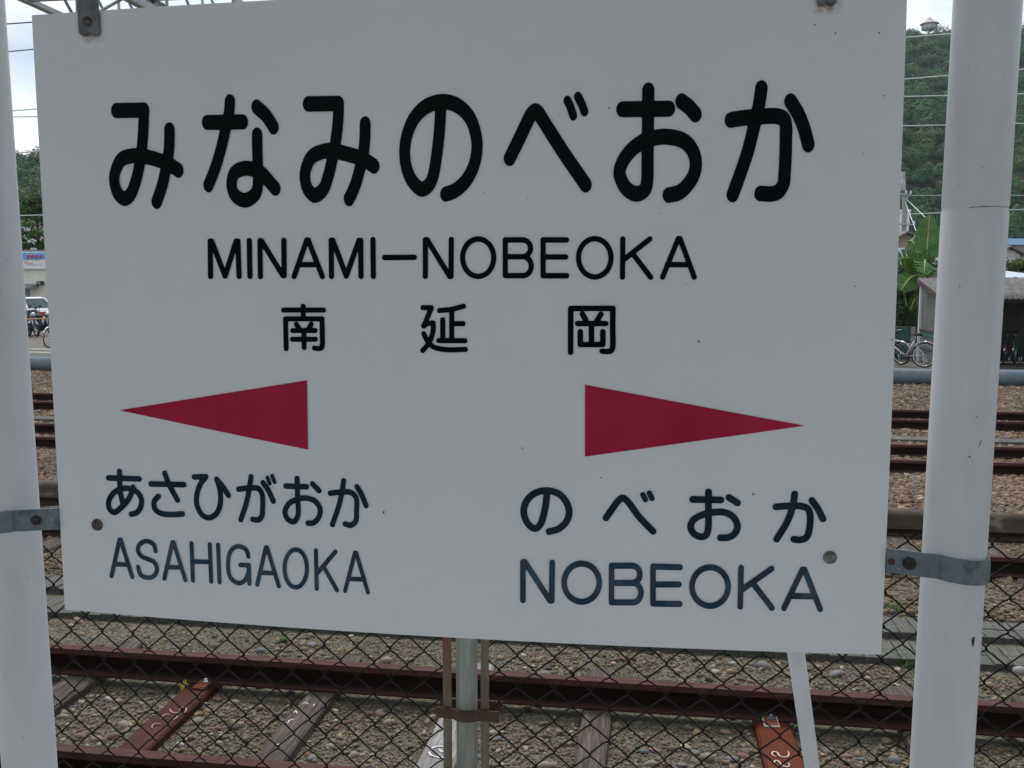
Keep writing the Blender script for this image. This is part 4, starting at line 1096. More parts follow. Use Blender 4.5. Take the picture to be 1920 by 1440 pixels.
# the conspicuous ones, where the photograph has them (pixel, radius in pixels)
for px, py, rp, nm in ((1433, 1245, 11, 'pebble_grey'), (1375, 1243, 6, 'pebble_white'), (1369, 1258, 7, 'pebble_orange'), (1397, 1353, 8, 'pebble_white'), (1409, 1356, 6, 'pebble_tan'), (1362, 1370, 9, 'pebble_orange'), (1323, 1418, 12, 'pebble_tan'), (1398, 1417, 11, 'pebble_red'), (1375, 1421, 10, 'pebble_grey'),
                       (1021, 1262, 13, 'pebble_grey'), (1005, 1318, 9, 'pebble_tan'), (990, 1327, 6, 'pebble_orange'), (1228, 1405, 8, 'pebble_orange'), (1218, 1429, 10, 'pebble_tan'), (1020, 1434, 12, 'pebble_tan'), (1279, 1433, 8, 'pebble_grey'), (943, 1308, 7, 'pebble_blue'), (930, 1383, 9, 'pebble_grey'),
                       (236, 1357, 12, 'pebble_tan'), (154, 1378, 11, 'pebble_red'), (185, 1382, 9, 'pebble_orange'), (213, 1378, 10, 'pebble_red'), (368, 1350, 10, 'pebble_tan'), (117, 1341, 9, 'pebble_tan'), (138, 1256, 8, 'pebble_tan'), (184, 1261, 5, 'pebble_white'), (328, 1307, 7, 'pebble_grey'), (205, 1310, 7, 'pebble_white'), (224, 1312, 8, 'pebble_orange'), (151, 1163, 9, 'pebble_orange'), (247, 1181, 6, 'pebble_orange'),
                       (489, 1287, 6, 'pebble_red'), (545, 1296, 7, 'pebble_blue'), (437, 1317, 9, 'pebble_tan'), (663, 1413, 9, 'pebble_tan'), (681, 1414, 6, 'pebble_tan'), (695, 1425, 6, 'pebble_orange'), (730, 1351, 9, 'pebble_tan'), (715, 1338, 8, 'pebble_red'), (712, 1333, 7, 'pebble_grey'), (585, 1207, 8, 'pebble_grey'), (722, 1237, 10, 'pebble_tan'), (491, 1218, 8, 'pebble_blue'),
                       (1912, 1252, 14, 'pebble_white'), (1860, 1245, 8, 'pebble_grey'), (1850, 1281, 9, 'pebble_tan'), (1895, 1388, 10, 'pebble_tan'), (1905, 1391, 8, 'pebble_grey'), (1705, 1240, 8, 'pebble_grey'), (1567, 1261, 12, 'pebble_grey'), (1560, 1232, 9, 'pebble_white'), (1855, 1370, 8, 'pebble_tan'), (1590, 1415, 7, 'pebble_orange')):
    p = ground_pt(px, py + rp * 0.5, ZG)
    depth = (p - CPOS).dot(F)
    pebble(p.x, p.y, rp / 1735.17 * depth, nm)
cnt = 0
names = list(PEB)
while cnt < 130:
    xx, yy = scatter(1, 2.7, 4.6, 0.2)
    xx, yy = float(xx[0]), float(yy[0])
    r = min(0.034, max(0.012, random.gauss(0.016, 0.005)))
    if not clear_of_things(np.array([xx]), np.array([yy]), r)[0]:
        continue
    pebble(xx, yy, r, random.choices(names, (7, 1, 5, 1, 4, 0.6))[0], random.uniform(0.5, 0.8), random.uniform(1.1, 1.4))
    cnt += 1

# small finds on the gravel
def blades(name, x, y, z, n, h, label, cat, group=None):
    vs, fs, tn = [], [], []
    for _ in range(n):
        a = random.uniform(0, 6.28); l = h * random.uniform(0.5, 1.0); w = random.uniform(0.003, 0.006)
        bx, by = x + random.gauss(0, h * 0.3), y + random.gauss(0, h * 0.3)
        lean = random.uniform(0.3, 1.0)
        o = len(vs)
        dx, dy = math.cos(a), math.sin(a)
        for t, ww in ((0, 1), (0.5, 0.9), (1, 0.1)):
            px_, py_, pz_ = bx + dx * l * lean * t * t, by + dy * l * lean * t * t, z + l * t * (1 - 0.3 * t)
            vs += [(px_ - dy * w * ww, py_ + dx * w * ww, pz_), (px_ + dy * w * ww, py_ - dx * w * ww, pz_)]
            tn += [random.random()] * 2
        fs += [(o, o + 1, o + 3, o + 2), (o + 2, o + 3, o + 5, o + 4)]
    ob = np_mesh(name, np.array(vs), np.array(fs), M['grass'], np.array(tn))
    return tag(ob, label, cat, group)
for (px, py, h, n, lb) in ((1692, 1246, 0.10, 60, 'small green weed in front of the plank walkway beside the right sign post'), (1676, 1148, 0.13, 50, 'thin green weed behind the plank walkway, right of the sign edge'), (533, 1204, 0.05, 34, 'tiny green weed in gravel below the sign, behind the nearest rails')):
    p = ground_pt(px, py, ZG)
    blades('weed', p.x, p.y, ZG, n, h, lb, 'weed', 'weeds in the gravel')
p = ground_pt(341, 1303, ZG)
lf = MB()
for i in range(7):
    t = i / 6; w = 0.018 * math.sin(math.pi * (0.08 + 0.88 * t))
    cx, cy, cz = p.x + 0.02 * t, p.y + 0.012 * t, ZG + 0.022 + 0.075 * t + 0.008 * math.sin(4 * t)
    lf.v += [(cx - w, cy, cz), (cx, cy + 0.006, cz), (cx + w, cy, cz + 0.004)]
for i in range(6):
    for k in range(2):
        lf.f.append((i * 3 + k, i * 3 + k + 1, i * 3 + 4 + k, i * 3 + 3 + k)); lf.sm.append(True)
tag(lf.build('fallen_leaf', M['yellow_leaf']), 'bright yellow fallen leaf beside the dark red sleeper', 'leaf')

# ------------------------------------------------------------------ big pipe and yard edge
pipe = thing('utility_pipe', (-3, 20.9, -0.93), 'thick blue-grey pipe running low along the far side of the tracks', 'pipe')
MB().tube([(x, 20.9, -0.731) for x in (-30, -15, 0, 15, 24)], 0.197, 28).build('pipe_body', M['bigpipe'], pipe)
for x in (-22, -12, -2, 4, 14):
    MB().box(x - 0.12, x + 0.12, 20.72, 21.08, -0.94, -0.915).build('pipe_support', M['concrete'], pipe)
yard = MB().box(-45, 45, 24.0, 60, -0.9, -0.808)
tag(yard.build('station_yard', M['asphalt']), kind='structure')
for y0, y1, z in ((24.45, 24.62, -0.73), (25.25, 25.42, -0.70)):
    tag(MB().box(-40, -3, y0, y1, -0.9, z).build('kerb', M['kerb'], bevel=0.01), kind='structure')

# ------------------------------------------------------------------ bicycles (local: +X forward, origin on the ground between the wheels)
def make_bike(label, paint, wheel_r=0.33, basket=True, group='bicycles parked beyond the tracks'):
    t = thing('bicycle', (0, 0, 0), label, 'bicycle', group)
    for wx in (-0.54, 0.54):
        tyre = MB().tube([(wx + (wheel_r - 0.02) * math.cos(a), 0, wheel_r + (wheel_r - 0.02) * math.sin(a)) for a in [i * math.pi / 14 for i in range(28)]], 0.021, 6, closed=True).build('wheel', M['tyre'], t, local=True)
        MB().tube([(wx + (wheel_r - 0.045) * math.cos(a), 0, wheel_r + (wheel_r - 0.045) * math.sin(a)) for a in [i * math.pi / 14 for i in range(28)]], 0.011, 5, closed=True).build('rim', M['chrome'], tyre, local=True)
        sp = MB()
        for i in range(14):
            a = i * math.pi / 7
            sp.tube([(wx, 0.02 * (1 if i % 2 else -1), wheel_r), (wx + (wheel_r - 0.05) * math.cos(a), 0, wheel_r + (wheel_r - 0.05) * math.sin(a))], 0.0022, 3)
        sp.lathe([(0.02, -0.04), (0.02, 0.04)], (wx, 0, wheel_r), 8, 'y')
        sp.build('spoke_set', M['chrome'], tyre, local=True)
        a0, a1 = (25, 175) if wx < 0 else (30, 150)
        MB().tube([(wx + (wheel_r + 0.03) * math.cos(math.radians(a)), 0, wheel_r + (wheel_r + 0.03) * math.sin(math.radians(a))) for a in range(a0, a1 + 1, 15)], 0.026, 6, squash=0.5).build('mudguard', M['chrome'] if wx < 0 else M[paint], t, local=True)
    f = MB()
    bbk, seat_t, head_b, head_t = (-0.08, 0, 0.28), (-0.26, 0, 0.72), (0.36, 0, 0.60), (0.32, 0, 0.76)
    f.tube([bbk, seat_t], 0.018, 8).tube([bbk, head_b], 0.02, 8).tube([(-0.20, 0, 0.58), (0.33, 0, 0.72)], 0.016, 8).tube([head_b, head_t], 0.021, 8)
    for s in (-0.055, 0.055):
        f.tube([bbk, (-0.54, s, wheel_r)], 0.011, 6).tube([(-0.25, 0, 0.66), (-0.54, s, wheel_r)], 0.010, 6).tube([(0.37, s * 0.6, 0.58), (0.47, s, 0.42), (0.54, s, wheel_r)], 0.012, 6)
    f.build('frame', M[paint], t, local=True)
    MB().tube([(0.30, 0, 0.78), (0.29, 0, 0.92), (0.32, 0, 0.96)], 0.013, 8).tube([(0.10, -0.28, 1.0), (0.2, -0.27, 1.0), (0.31, -0.13, 0.97), (0.32, 0, 0.96), (0.31, 0.13, 0.97), (0.2, 0.27, 1.0), (0.10, 0.28, 1.0)], 0.012, 8).build('handlebar', M['chrome'], t, local=True)
    for s in (-1, 1):
        MB().tube([(0.06, 0.28 * s, 1.0), (0.18, 0.272 * s, 1.0)], 0.017, 8).build('grip', M['tyre'], t, local=True)
    MB().tube([(-0.26, 0, 0.72), (-0.29, 0, 0.83)], 0.012, 8).build('seat_post', M['chrome'], t, local=True)
    MB().tube([(-0.42, 0, 0.86), (-0.36, 0, 0.865), (-0.28, 0, 0.86), (-0.18, 0, 0.855), (-0.12, 0, 0.85)], [0.06, 0.085, 0.06, 0.03, 0.02], 10, squash=0.5).build('saddle', M['tyre'], t, local=True)
    MB().lathe([(0.02, 0), (0.03, -0.005), (0.03, -0.015), (0.01, -0.02)], (-0.90, 0, 0.50), 10, 'x').build('reflector', M['reflector'], t, local=True)
    MB().lathe([(0.09, -0.05), (0.09, -0.047)], (-0.08, 0, 0.28), 16, 'y').tube([(-0.08, -0.07, 0.28), (0.06, -0.07, 0.18)], 0.008, 5).tube([(-0.08, 0.07, 0.28), (-0.22, 0.07, 0.38)], 0.008, 5).build('crank_set', M['dark'], t, local=True)
    MB().tube([(-0.54, 0.09, wheel_r), (-0.62, 0.14, 0.01)], 0.009, 5).tube([(-0.54, -0.09, wheel_r), (-0.62, -0.14, 0.01)], 0.009, 5).build('stand', M['chrome'], t, local=True)
    if basket:
        bk = MB()
        for i in range(5):
            z = 0.74 + 0.055 * i; k = 0.85 + 0.05 * i
            bk.tube([(0.57 + 0.13 * sx * k, 0.17 * sy * k, z) for sx, sy in ((-1, -1), (1, -1), (1, 1), (-1, 1))], 0.004, 4, closed=True)
        for sx, sy in ((-1, -1), (1, -1), (1, 1), (-1, 1), (0, -1), (0, 1), (1, 0), (-1, 0)):
            bk.tube([(0.57 + 0.11 * sx, 0.145 * sy, 0.74), (0.57 + 0.137 * sx, 0.179 * sy, 0.96)], 0.004, 4)
        bk.build('basket', M['chrome'], t, local=True)
    return t
def put(t, px, py, z, rz, lean=0.0, anchor=0.0):
    """stand it so that its local point (anchor, 0, 0) touches the ground at the given place"""
    p = ground_pt(px, py, z)
    t.location = (p.x - anchor * math.cos(rz), p.y - anchor * math.sin(rz), z + 0.012)
    t.rotation_euler = (lean, 0, rz)
YZ = -0.81
R_ = math.radians
put(make_bike('silver bicycle leaning in front of the shed post, big black tyre towards the pipe', 'bike_silver', basket=False), 1731, 690.5, YZ, R_(148), 0.16, -0.54)
put(make_bike('black bicycle with a bright rear mudguard in front of the green fence', 'bike_black', 0.31, basket=False), 1690, 685, YZ, R_(122), -0.1, -0.54)
put(make_bike('navy bicycle under the shed roof, just right of the right sign post', 'bike_navy', 0.32), 1881, 684, YZ, R_(66), 0.06, -0.54)
put(make_bike('teal bicycle with a white and red tail under the open shed', 'bike_teal', 0.33), 1902, 685, YZ, R_(64), -0.05, -0.54)
put(make_bike('turquoise bicycle at the right edge under the open shed', 'bike_teal', 0.33), 1923, 686, YZ, R_(60), 0.04, -0.54)
put(make_bike('grey bicycle standing behind the teal one, deep inside the open shed', 'bike_silver', 0.32), 1911, 678, YZ, R_(70), 0.05, -0.54)
put(make_bike('pale bicycle whose wheel shows at the left edge of the name board', 'bike_white', 0.34, basket=False), 91, 653, YZ, R_(96), 0.08, -0.54)

# motor scooters at the left
def make_scooter(label, paint):
    t = thing('motor_scooter', (0, 0, 0), label, 'scooter', 'scooters parked in a row in front of the car')
    for wx in (-0.6, 0.6):
        w = MB().tube([(wx + 0.235 * math.cos(a), 0, 0.28 + 0.235 * math.sin(a)) for a in [i * math.pi / 12 for i in range(24)]], 0.045, 8, closed=True).build('wheel', M['tyre'], t, local=True)
        MB().tube([(wx + 0.185 * math.cos(a), 0, 0.28 + 0.185 * math.sin(a)) for a in [i * math.pi / 12 for i in range(24)]], 0.014, 6, closed=True).lathe([(0.05, -0.06), (0.05, 0.06)], (wx, 0, 0.28), 10, 'y').build('rim', M['chrome'], w, local=True)
        sp = MB()
        for i in range(10):
            a = i * math.pi / 5
            sp.tube([(wx, 0, 0.28), (wx + 0.19 * math.cos(a), 0, 0.28 + 0.19 * math.sin(a))], 0.005, 4)
        sp.build('spoke_set', M['chrome'], w, local=True)
        MB().tube([(wx + 0.31 * math.cos(R_(a)), 0, 0.28 + 0.31 * math.sin(R_(a))) for a in range(30, 160, 16)], 0.07, 8, squash=0.45).build('mudguard', M[paint], t, local=True)
    MB().tube([(0.5, 0, 0.85), (0.35, 0, 0.45), (0.05, 0, 0.34), (-0.2, 0, 0.5), (-0.55, 0, 0.66), (-0.85, 0, 0.68)], [0.09, 0.12, 0.13, 0.16, 0.15, 0.06], 12).build('body', M[paint], t, local=True)
    MB().tube([(-0.08, 0, 0.74), (-0.3, 0, 0.79), (-0.62, 0, 0.80), (-0.82, 0, 0.78)], [0.09, 0.15, 0.15, 0.08], 12, squash=0.55).build('seat', M['tyre'], t, local=True)
    MB().tube([(0.6, -0.06, 0.28), (0.48, -0.06, 0.78)], 0.025, 8).tube([(0.6, 0.06, 0.28), (0.48, 0.06, 0.78)], 0.025, 8).build('fork', M['chrome'], t, local=True)
    MB().tube([(0.3, -0.34, 0.98), (0.42, -0.2, 0.97), (0.45, 0, 0.95), (0.42, 0.2, 0.97), (0.3, 0.34, 0.98)], 0.018, 8).build('handlebar', M['dark'], t, local=True)
    for s in (-1, 1):
        MB().tube([(0.38, 0.28 * s, 0.98), (0.36, 0.34 * s, 1.14)], 0.008, 5).lathe([(0.055, -0.012), (0.06, 0), (0.04, 0.012)], (0.36, 0.35 * s, 1.18), 10, 'x').build('mirror', M['dark'], t, local=True)
    MB().lathe([(0.02, -0.1), (0.09, -0.04), (0.095, 0.03), (0.07, 0.05), (0.001, 0.06)], (0.52, 0, 0.88), 14, 'x').build('headlight', M['chrome'], t, local=True)
    MB().lathe([(0.15, -0.13), (0.15, 0.13)], (-0.12, 0, 0.32), 10, 'y').tube([(-0.1, 0.14, 0.25), (-0.8, 0.16, 0.3)], 0.04, 8).build('engine', M['dark'], t, local=True)
    MB().box(-1.0, -0.72, -0.18, 0.18, 0.80, 1.02).build('carrier_box', M['dark'], t, local=True, bevel=0.02)
    MB().tube([(-0.95, 0, 0.62), (-0.9, 0, 0.62)], 0.05, 8).build('tail_light', M['reflector'], t, local=True)
    return t
s1 = make_scooter('dark scooter nearest the left sign post, in front of the white car', 'bike_black'); put(s1, 40, 630, YZ, R_(-28), 0.1)
s2 = make_scooter('dark scooter in the middle of the row, wire wheels showing under the orange bar', 'bike_navy'); put(s2, 60, 631, YZ, R_(-36), 0.1)
s3 = make_scooter('dark scooter with a maroon tail closest to the name board', 'bike_black'); put(s3, 84, 629, YZ, R_(-30), 0.1)
pa, pb = at(28, 599, 31.3), at(97, 597, 31.3)
bar = thing('barrier_rail', (pa.x, 31.3, YZ), 'thin orange barrier rail crossing in front of the parked scooters', 'barrier')
MB().tube([pa, pb], 0.028, 8).build('rail_bar', mottled('orange_bar', (0.42, 0.2, 0.08), (0.5, 0.27, 0.12), 8, 0.6), bar)
for q in (pa, pb):
    MB().tube([q, (q.x, q.y, YZ - 0.02)], 0.03, 8).build('rail_post', M['dark'], bar)

# ------------------------------------------------------------------ white car
def make_car():
    t = thing('parked_car', (0, 0, 0), 'white saloon car parked behind the scooters, in front of the cream shop', 'car')
    prof = [(2.1, 0.35), (2.15, 0.55), (2.05, 0.68), (1.1, 0.86), (0.95, 0.9), (-1.25, 0.92), (-2.1, 0.88), (-2.2, 0.7), (-2.2, 0.35)]
    n = len(prof)
    vs, fs = [], []
    for y, k in ((-0.82, 0.0), (-0.74, 0.05), (0.74, 0.05), (0.82, 0.0)):
        for x, z in prof:
            vs.append((x * (1.0 if k else 0.985), y, z + (k if z > 0.6 else -0.04 * (k > 0))))
    for i in range(3):
        for j in range(n):
            a, b2 = i * n + j, i * n + (j + 1) % n
            fs.append((a, b2, b2 + n, a + n))
    fs += [tuple(range(n)), tuple(3 * n + k for k in range(n - 1, -1, -1))]
    MB().add(vs, fs).build('body', M['car_white'], t, local=True, bevel=0.03)
    lo = [(0.95, 0.94), (-1.55, 0.96)]; hi = [(0.25, 1.37), (-1.12, 1.39)]
    def cab(x, z, y): return (x, y, z)
    pil = MB()
    L = {}
    for s in (-1, 1):
        L[s] = [Vector((lo[0][0], 0.74 * s, lo[0][1])), Vector((lo[1][0], 0.74 * s, lo[1][1])), Vector((hi[1][0], 0.56 * s, hi[1][1])), Vector((hi[0][0], 0.56 * s, hi[0][1]))]
        P = L[s]
        for a, b2 in ((0, 3), (1, 2)):
            pil.tube([P[a], P[b2]], 0.055, 8)
        pil.tube([P[3], P[2]], 0.05, 8)
        pil.tube([(P[0] * 0.47 + P[1] * 0.53), (P[3] * 0.5 + P[2] * 0.5)], 0.045, 8)
        pil.add([P[1], P[1] + Vector((0.42, 0, 0)), P[2] + Vector((0.12, 0, 0)), P[2]], [(0, 1, 2, 3)])
    pil.build('pillars', M['car_white'], t, local=True)
    MB().add([L[-1][3], L[-1][2], L[1][2], L[1][3], L[-1][3] + Vector((-0.1, 0.04, 0.07)), L[-1][2] + Vector((0.1, 0.04, 0.07)), L[1][2] + Vector((0.1, -0.04, 0.07)), L[1][3] + Vector((-0.1, -0.04, 0.07))],
             [(0, 1, 5, 4), (1, 2, 6, 5), (2, 3, 7, 6), (3, 0, 4, 7), (4, 5, 6, 7), (3, 2, 1, 0)]).build('roof', M['car_white'], t, local=True, bevel=0.02)
    for s in (-1, 1):
        MB().add([p * 1.0 + Vector((0, -0.015 * s, 0)) for p in L[s]], [(0, 1, 2, 3)]).build('side_window', M['glass'], t, local=True)
    MB().add([L[-1][1], L[1][1], L[1][2], L[-1][2]], [(0, 1, 2, 3)]).build('rear_window', M['glass'], t, local=True)
    MB().add([L[-1][0], L[1][0], L[1][3], L[-1][3]], [(0, 1, 2, 3)]).build('windscreen', M['glass'], t, local=True)
    for x in (-1.35, 1.35):
        for s in (-1, 1):
            w = MB().lathe([(0.3, -0.1), (0.31, -0.06), (0.31, 0.06), (0.3, 0.1)], (x, 0.74 * s, 0.31), 20, 'y').build('wheel', M['tyre'], t, local=True)
            MB().lathe([(0.19, 0), (0.17, 0.02 * s), (0.05, 0.03 * s)], (x, 0.84 * s, 0.31), 14, 'y').build('hubcap', M['chrome'], w, local=True)
    for s in (-1, 1):
        MB().box(-2.225, -2.17, 0.5 * s - 0.22, 0.5 * s + 0.22, 0.62, 0.80).build('tail_light', M['reflector'], t, local=True, bevel=0.01)
        MB().box(2.08, 2.16, 0.55 * s - 0.18, 0.55 * s + 0.18, 0.5, 0.64).build('headlight', M['chrome'], t, local=True, bevel=0.01)
        MB().box(0.62, 0.8, 0.86 * s - 0.09, 0.86 * s + 0.09, 0.92, 1.04).build('side_mirror', M['car_white'], t, local=True, bevel=0.02)
    MB().box(-2.26, -2.15, -0.78, 0.78, 0.36, 0.55).build('bumper', M['car_white'], t, local=True, bevel=0.03)
    return t
car = make_car()
pc = at(97, 590, 37.6)
ca = R_(166)
car.location = (pc.x + 2.2 * math.cos(ca), 37.6 + 2.2 * math.sin(ca), YZ)
car.rotation_euler = (0, 0, ca)

# ------------------------------------------------------------------ cream shop at the left
SY = 44.0
def PZ_(px, py, y=SY):
    return at(px, py, y)
xr = PZ_(93, 540).x; xl = xr - 9.0
z_t = PZ_(60, 504).z; z_b0 = PZ_(60, 486.5).z; z_b1 = PZ_(60, 474.5).z
shop = thing('shop', (xl + 4.5, SY + 3, YZ), 'cream roadside shop with a blue and white signboard on its fascia', 'shop')
MB().box(xl, xr, SY, SY + 6, YZ, z_t + 0.9).build('wall', M['cream'], shop)
MB().box(xl - 0.15, xr + 0.05, SY - 0.18, SY - 0.003, z_t, z_b0).build('fascia_board', M['white_wall'], shop)
sb = MB().prism([(xl, z_b0 + 0.003), (xr + 0.02, z_b0 + 0.003), (xr + 0.02, z_b1), (PZ_(38, 474).x, z_b1), (PZ_(27, 486).x, z_b0 + 0.12), (xl, z_b0 + 0.1)], 'y', SY - 0.2, SY - 0.02).build('signboard', M['blue'], shop)
def sline(p, q, r, name, mat, par, y):
    a, b2 = at(p[0], p[1], y), at(q[0], q[1], y)
    MB().tube([a, b2], r, 5, squash=1).build(name, mat, par)
# red characters with white outlines on the blue strip (too small in the photograph to read)
for cx in (52.2, 59.5, 67.2, 75.5):
    g = MB(); h = MB()
    for (a0, b0, a1, b1) in ((-2.4, -2.3, 2.2, -2.5), (-2.2, 2.3, 2.4, 2.0), (-1.9, 0.0, 1.9, -0.3), (random.uniform(-2, -1), -2.5, random.uniform(-1.2, 1), 2.4), (1.4, -2.2, random.uniform(0.8, 2.0), 2.2)):
        p, q = at(cx + a0, 480.6 + b0, SY - 0.205), at(cx + a1, 480.6 + b1, SY - 0.205)
        h.tube([p, q], 0.034, 5); p2, q2 = at(cx + a0, 480.6 + b0, SY - 0.235), at(cx + a1, 480.6 + b1, SY - 0.235)
        g.tube([p2, q2], 0.022, 5)
    h.build('letter_outline', M['white_wall'], sb); g.build('letter', M['red'], sb)
for (a, b2, y) in ((27, 42, 487.6), (47, 56, 487), (59, 74, 486.8 + 0.6), (27, 52, 490.3), (31, 44, 493.6), (46, 62, 493.4), (29, 45, 497), (50, 70, 496.6), (73, 80, 497)):
    g = MB()
    x = a
    while x < b2:
        l = random.uniform(0.8, 1.8)
        g.tube([at(x, y + random.uniform(-.3, .3), SY - 0.185), at(min(x + l, b2), y + random.uniform(-.3, .3), SY - 0.185)], 0.014, 4)
        x += l + random.uniform(0.3, 0.7)
    g.build('text_line', M['red'], [c for c in shop.children if c.name.startswith('fascia')][0])
MB().tube([(xr + 0.06, SY - 0.1, YZ), (xr + 0.02, SY - 0.1, z_t - 0.02)], 0.055, 10).build('drainpipe', M['yellow'], shop)
w0, w1 = PZ_(20, 560), PZ_(58, 541.5)
MB().box(w0.x, w1.x, SY - 0.04, SY + 0.05, w0.z - 0.05, w1.z).build('shutter', M['shutter'], shop)
MB().box(w0.x - 0.05, w1.x + 0.05, SY - 0.07, SY - 0.003, w1.z + 0.003, w1.z + 0.09).box(w1.x + 0.003, w1.x + 0.06, SY - 0.07, SY - 0.003, w0.z - 0.05, w1.z).build('shutter_frame', M['white_wall'], shop)
a0, a1 = PZ_(15, 537), PZ_(73, 538)
MB().prism([(SY - 0.005, a1.z + 0.16), (SY - 0.9, a1.z - 0.02), (SY - 0.9, a1.z - 0.07), (SY - 0.005, a1.z - 0.03)], 'x', a0.x, a1.x).build('awning', M['roof_grey'], shop)
v0, v1 = PZ_(74, 534), PZ_(83, 527)
vt = MB().box(v0.x, v1.x, SY - 0.25, SY - 0.002, v0.z, v1.z).build('vent_box', M['dark'], shop, bevel=0.02)
MB().lathe([(0.07, 0), (0.07, -0.02)], ((v0.x + v1.x) / 2, SY - 0.25, (v0.z + v1.z) / 2), 12, 'y').build('vent_fan', M['shutter'], vt)
rf = MB().box(xl - 0.2, xr + 0.06, SY + 0.05, SY + 6.2, z_t + 0.9, z_t + 1.0).build('roof', M['roof_grey'], shop)

# ------------------------------------------------------------------ foliage helper
def leaves(name, centres, radii, n_each, size, mat, parent=None, shell=0.55, flatten=0.85, tint_lo=0.0, tint_hi=1.0, under=-0.35, by_dist=False):
    """leaf-sized faces spread through lumpy crowns; centres (k,3), radii (k,)"""
    k = len(centres)
    u = RNG.normal(0, 1, (k, n_each, 3)); u /= np.linalg.norm(u, axis=2, keepdims=True)
    u[:, :, 2] = np.where(u[:, :, 2] < under, -u[:, :, 2] * 0.6, u[:, :, 2])
    rr = RNG.uniform(shell, 1.0, (k, n_each, 1)) ** 0.6
    lump = 1 + 0.22 * np.sin(u[:, :, :1] * 5 + RNG.uniform(0, 6, (k, 1, 1))) * np.cos(u[:, :, 1:2] * 5 + RNG.uniform(0, 6, (k, 1, 1)))
    P = u * rr * lump * radii[:, None, None]
    P[:, :, 2] *= flatten
    P = (P + centres[:, None, :]).reshape(-1, 3)
    U = u.reshape(-1, 3)
    n = len(P)
    nrm = U * (2.2 if by_dist else 0.7) + RNG.normal(0, 0.5 if by_dist else 0.55, (n, 3)) + np.array([0, 0, 0.35]); nrm /= np.linalg.norm(nrm, axis=1, keepdims=True)
    t = np.cross(nrm, RNG.normal(0, 1, (n, 3))); t /= np.linalg.norm(t, axis=1, keepdims=True) + 1e-9
    bt_ = np.cross(nrm, t)
    s = size * RNG.uniform(0.6, 1.3, (n, 1)) 
    V = np.stack([P - t * s, P - bt_ * s * 0.5, P + t * s, P + bt_ * s * 0.55], 1)
    tn = np.clip(np.repeat(RNG.uniform(tint_lo, tint_hi, k), n_each) + RNG.normal(0, 0.10 if by_dist else 0.16, n), 0, 1)
    Fq = np.arange(n * 4).reshape(n, 4)
    V = V - np.array(base_of(parent))
    return np_mesh(name, V.reshape(-1, 3), Fq, mat, np.repeat(tn, 4), parent)

# tree over the shop roof
tc = at(70, 420, 52)
tree = thing('broadleaf_tree', (tc.x, 52, YZ), 'bright green tree rising over the roof of the cream shop', 'tree')
mbt = MB().tube([(tc.x, 52, YZ), (tc.x + 0.1, 52, 1.5), (tc.x, 52, 3.5), (tc.x - 0.1, 52.1, 6.0)], [0.2, 0.16, 0.12, 0.04], 10)
cs, rs = [], []
for i in range(58):
    a = random.uniform(0, 6.28); hgt = random.uniform(1.9, 6.4); rad = 2.2 * math.sin(math.pi * min(1, (7.2 - hgt) / 5.8)) * math.sqrt(random.uniform(0.02, 1.0))
    q = (tc.x + 0.15 + rad * math.cos(a), 52 + rad * math.sin(a), hgt - 0.15 * rad)
    cs.append(q); rs.append(random.uniform(0.4, 0.75))
    if i % 2 == 0:
        mbt.tube([(tc.x, 52, hgt - 0.7), q], [0.045, 0.012], 6)
mbt.build('trunk', M['bark'], tree)
leaves('crown', np.array(cs), np.array(rs), 210, 0.10, M['leaf_bright'], tree, 0.2, 0.7, 0.1, 0.95)

# pale building behind that tree
wx = at(48, 440, 72)
wb = thing('white_building', (wx.x - 4, 76, YZ), 'white building half hidden behind the bright green tree at the left', 'building')
zt_ = at(40, 421, 72).z
MB().box(wx.x - 9, wx.x + 0.4, 72, 80, YZ, zt_).build('wall', M['white_wall'], wb)
MB().box(wx.x - 9.3, wx.x + 0.7, 71.7, 80.3, zt_, zt_ + 0.25).build('roof', M['roof_grey'], wb)
for i in range(3):
    f_ = MB().box(wx.x - 2.6 - i * 2.4, wx.x - 1.2 - i * 2.4, 71.96, 72.05, zt_ - 2.2, zt_ - 0.9).build('window', M['shutter'], wb)

# ------------------------------------------------------------------ right: bicycle shed
shed_f, shed_b = 23.9, 26.0
pL = at(1765, 557, shed_f)          # front eave at the left end
ze_f = pL.z; xL = pL.x
ze_b = at(1738, 524, shed_b).z
xL2 = at(1739, 560, shed_b).x
xL = (xL + xL2) / 2
shed = thing('bicycle_shed', (xL + 4.5, 25, YZ), 'open-fronted grey bicycle shed with a sloping corrugated roof', 'shed')
def roof_z(y): return ze_f + (ze_b - ze_f) * (y - shed_f) / (shed_b - shed_f)
# corrugated roof
nx = 260
vs, fs = [], []
for j, y in enumerate((shed_f - 0.22, shed_f + 0.5, 25.2, shed_b + 0.15)):
    for i in range(nx):
        x = xL - 0.12 + 9.4 * i / (nx - 1)
        vs.append((x, y, roof_z(y) + 0.016 * math.sin(x * 2 * math.pi / 0.13)))
for j in range(3):
    for i in range(nx - 1):
        fs.append((j * nx + i, j * nx + i + 1, (j + 1) * nx + i + 1, (j + 1) * nx + i))
rfo = MB().add(vs, fs, True).build('roof_sheet', M['shed_roof'], shed)
sol = rfo.modifiers.new('thick', 'SOLIDIFY'); sol.thickness = 0.012
MB().prism([(shed_f - 0.24, roof_z(shed_f - 0.24) - 0.02), (shed_b + 0.15, roof_z(shed_b + 0.15) - 0.02), (shed_b + 0.15, roof_z(shed_b + 0.15) - 0.15), (shed_f - 0.24, roof_z(shed_f - 0.24) - 0.13)], 'x', xL - 0.14, xL - 0.10).build('barge_board', M['wood'], shed)
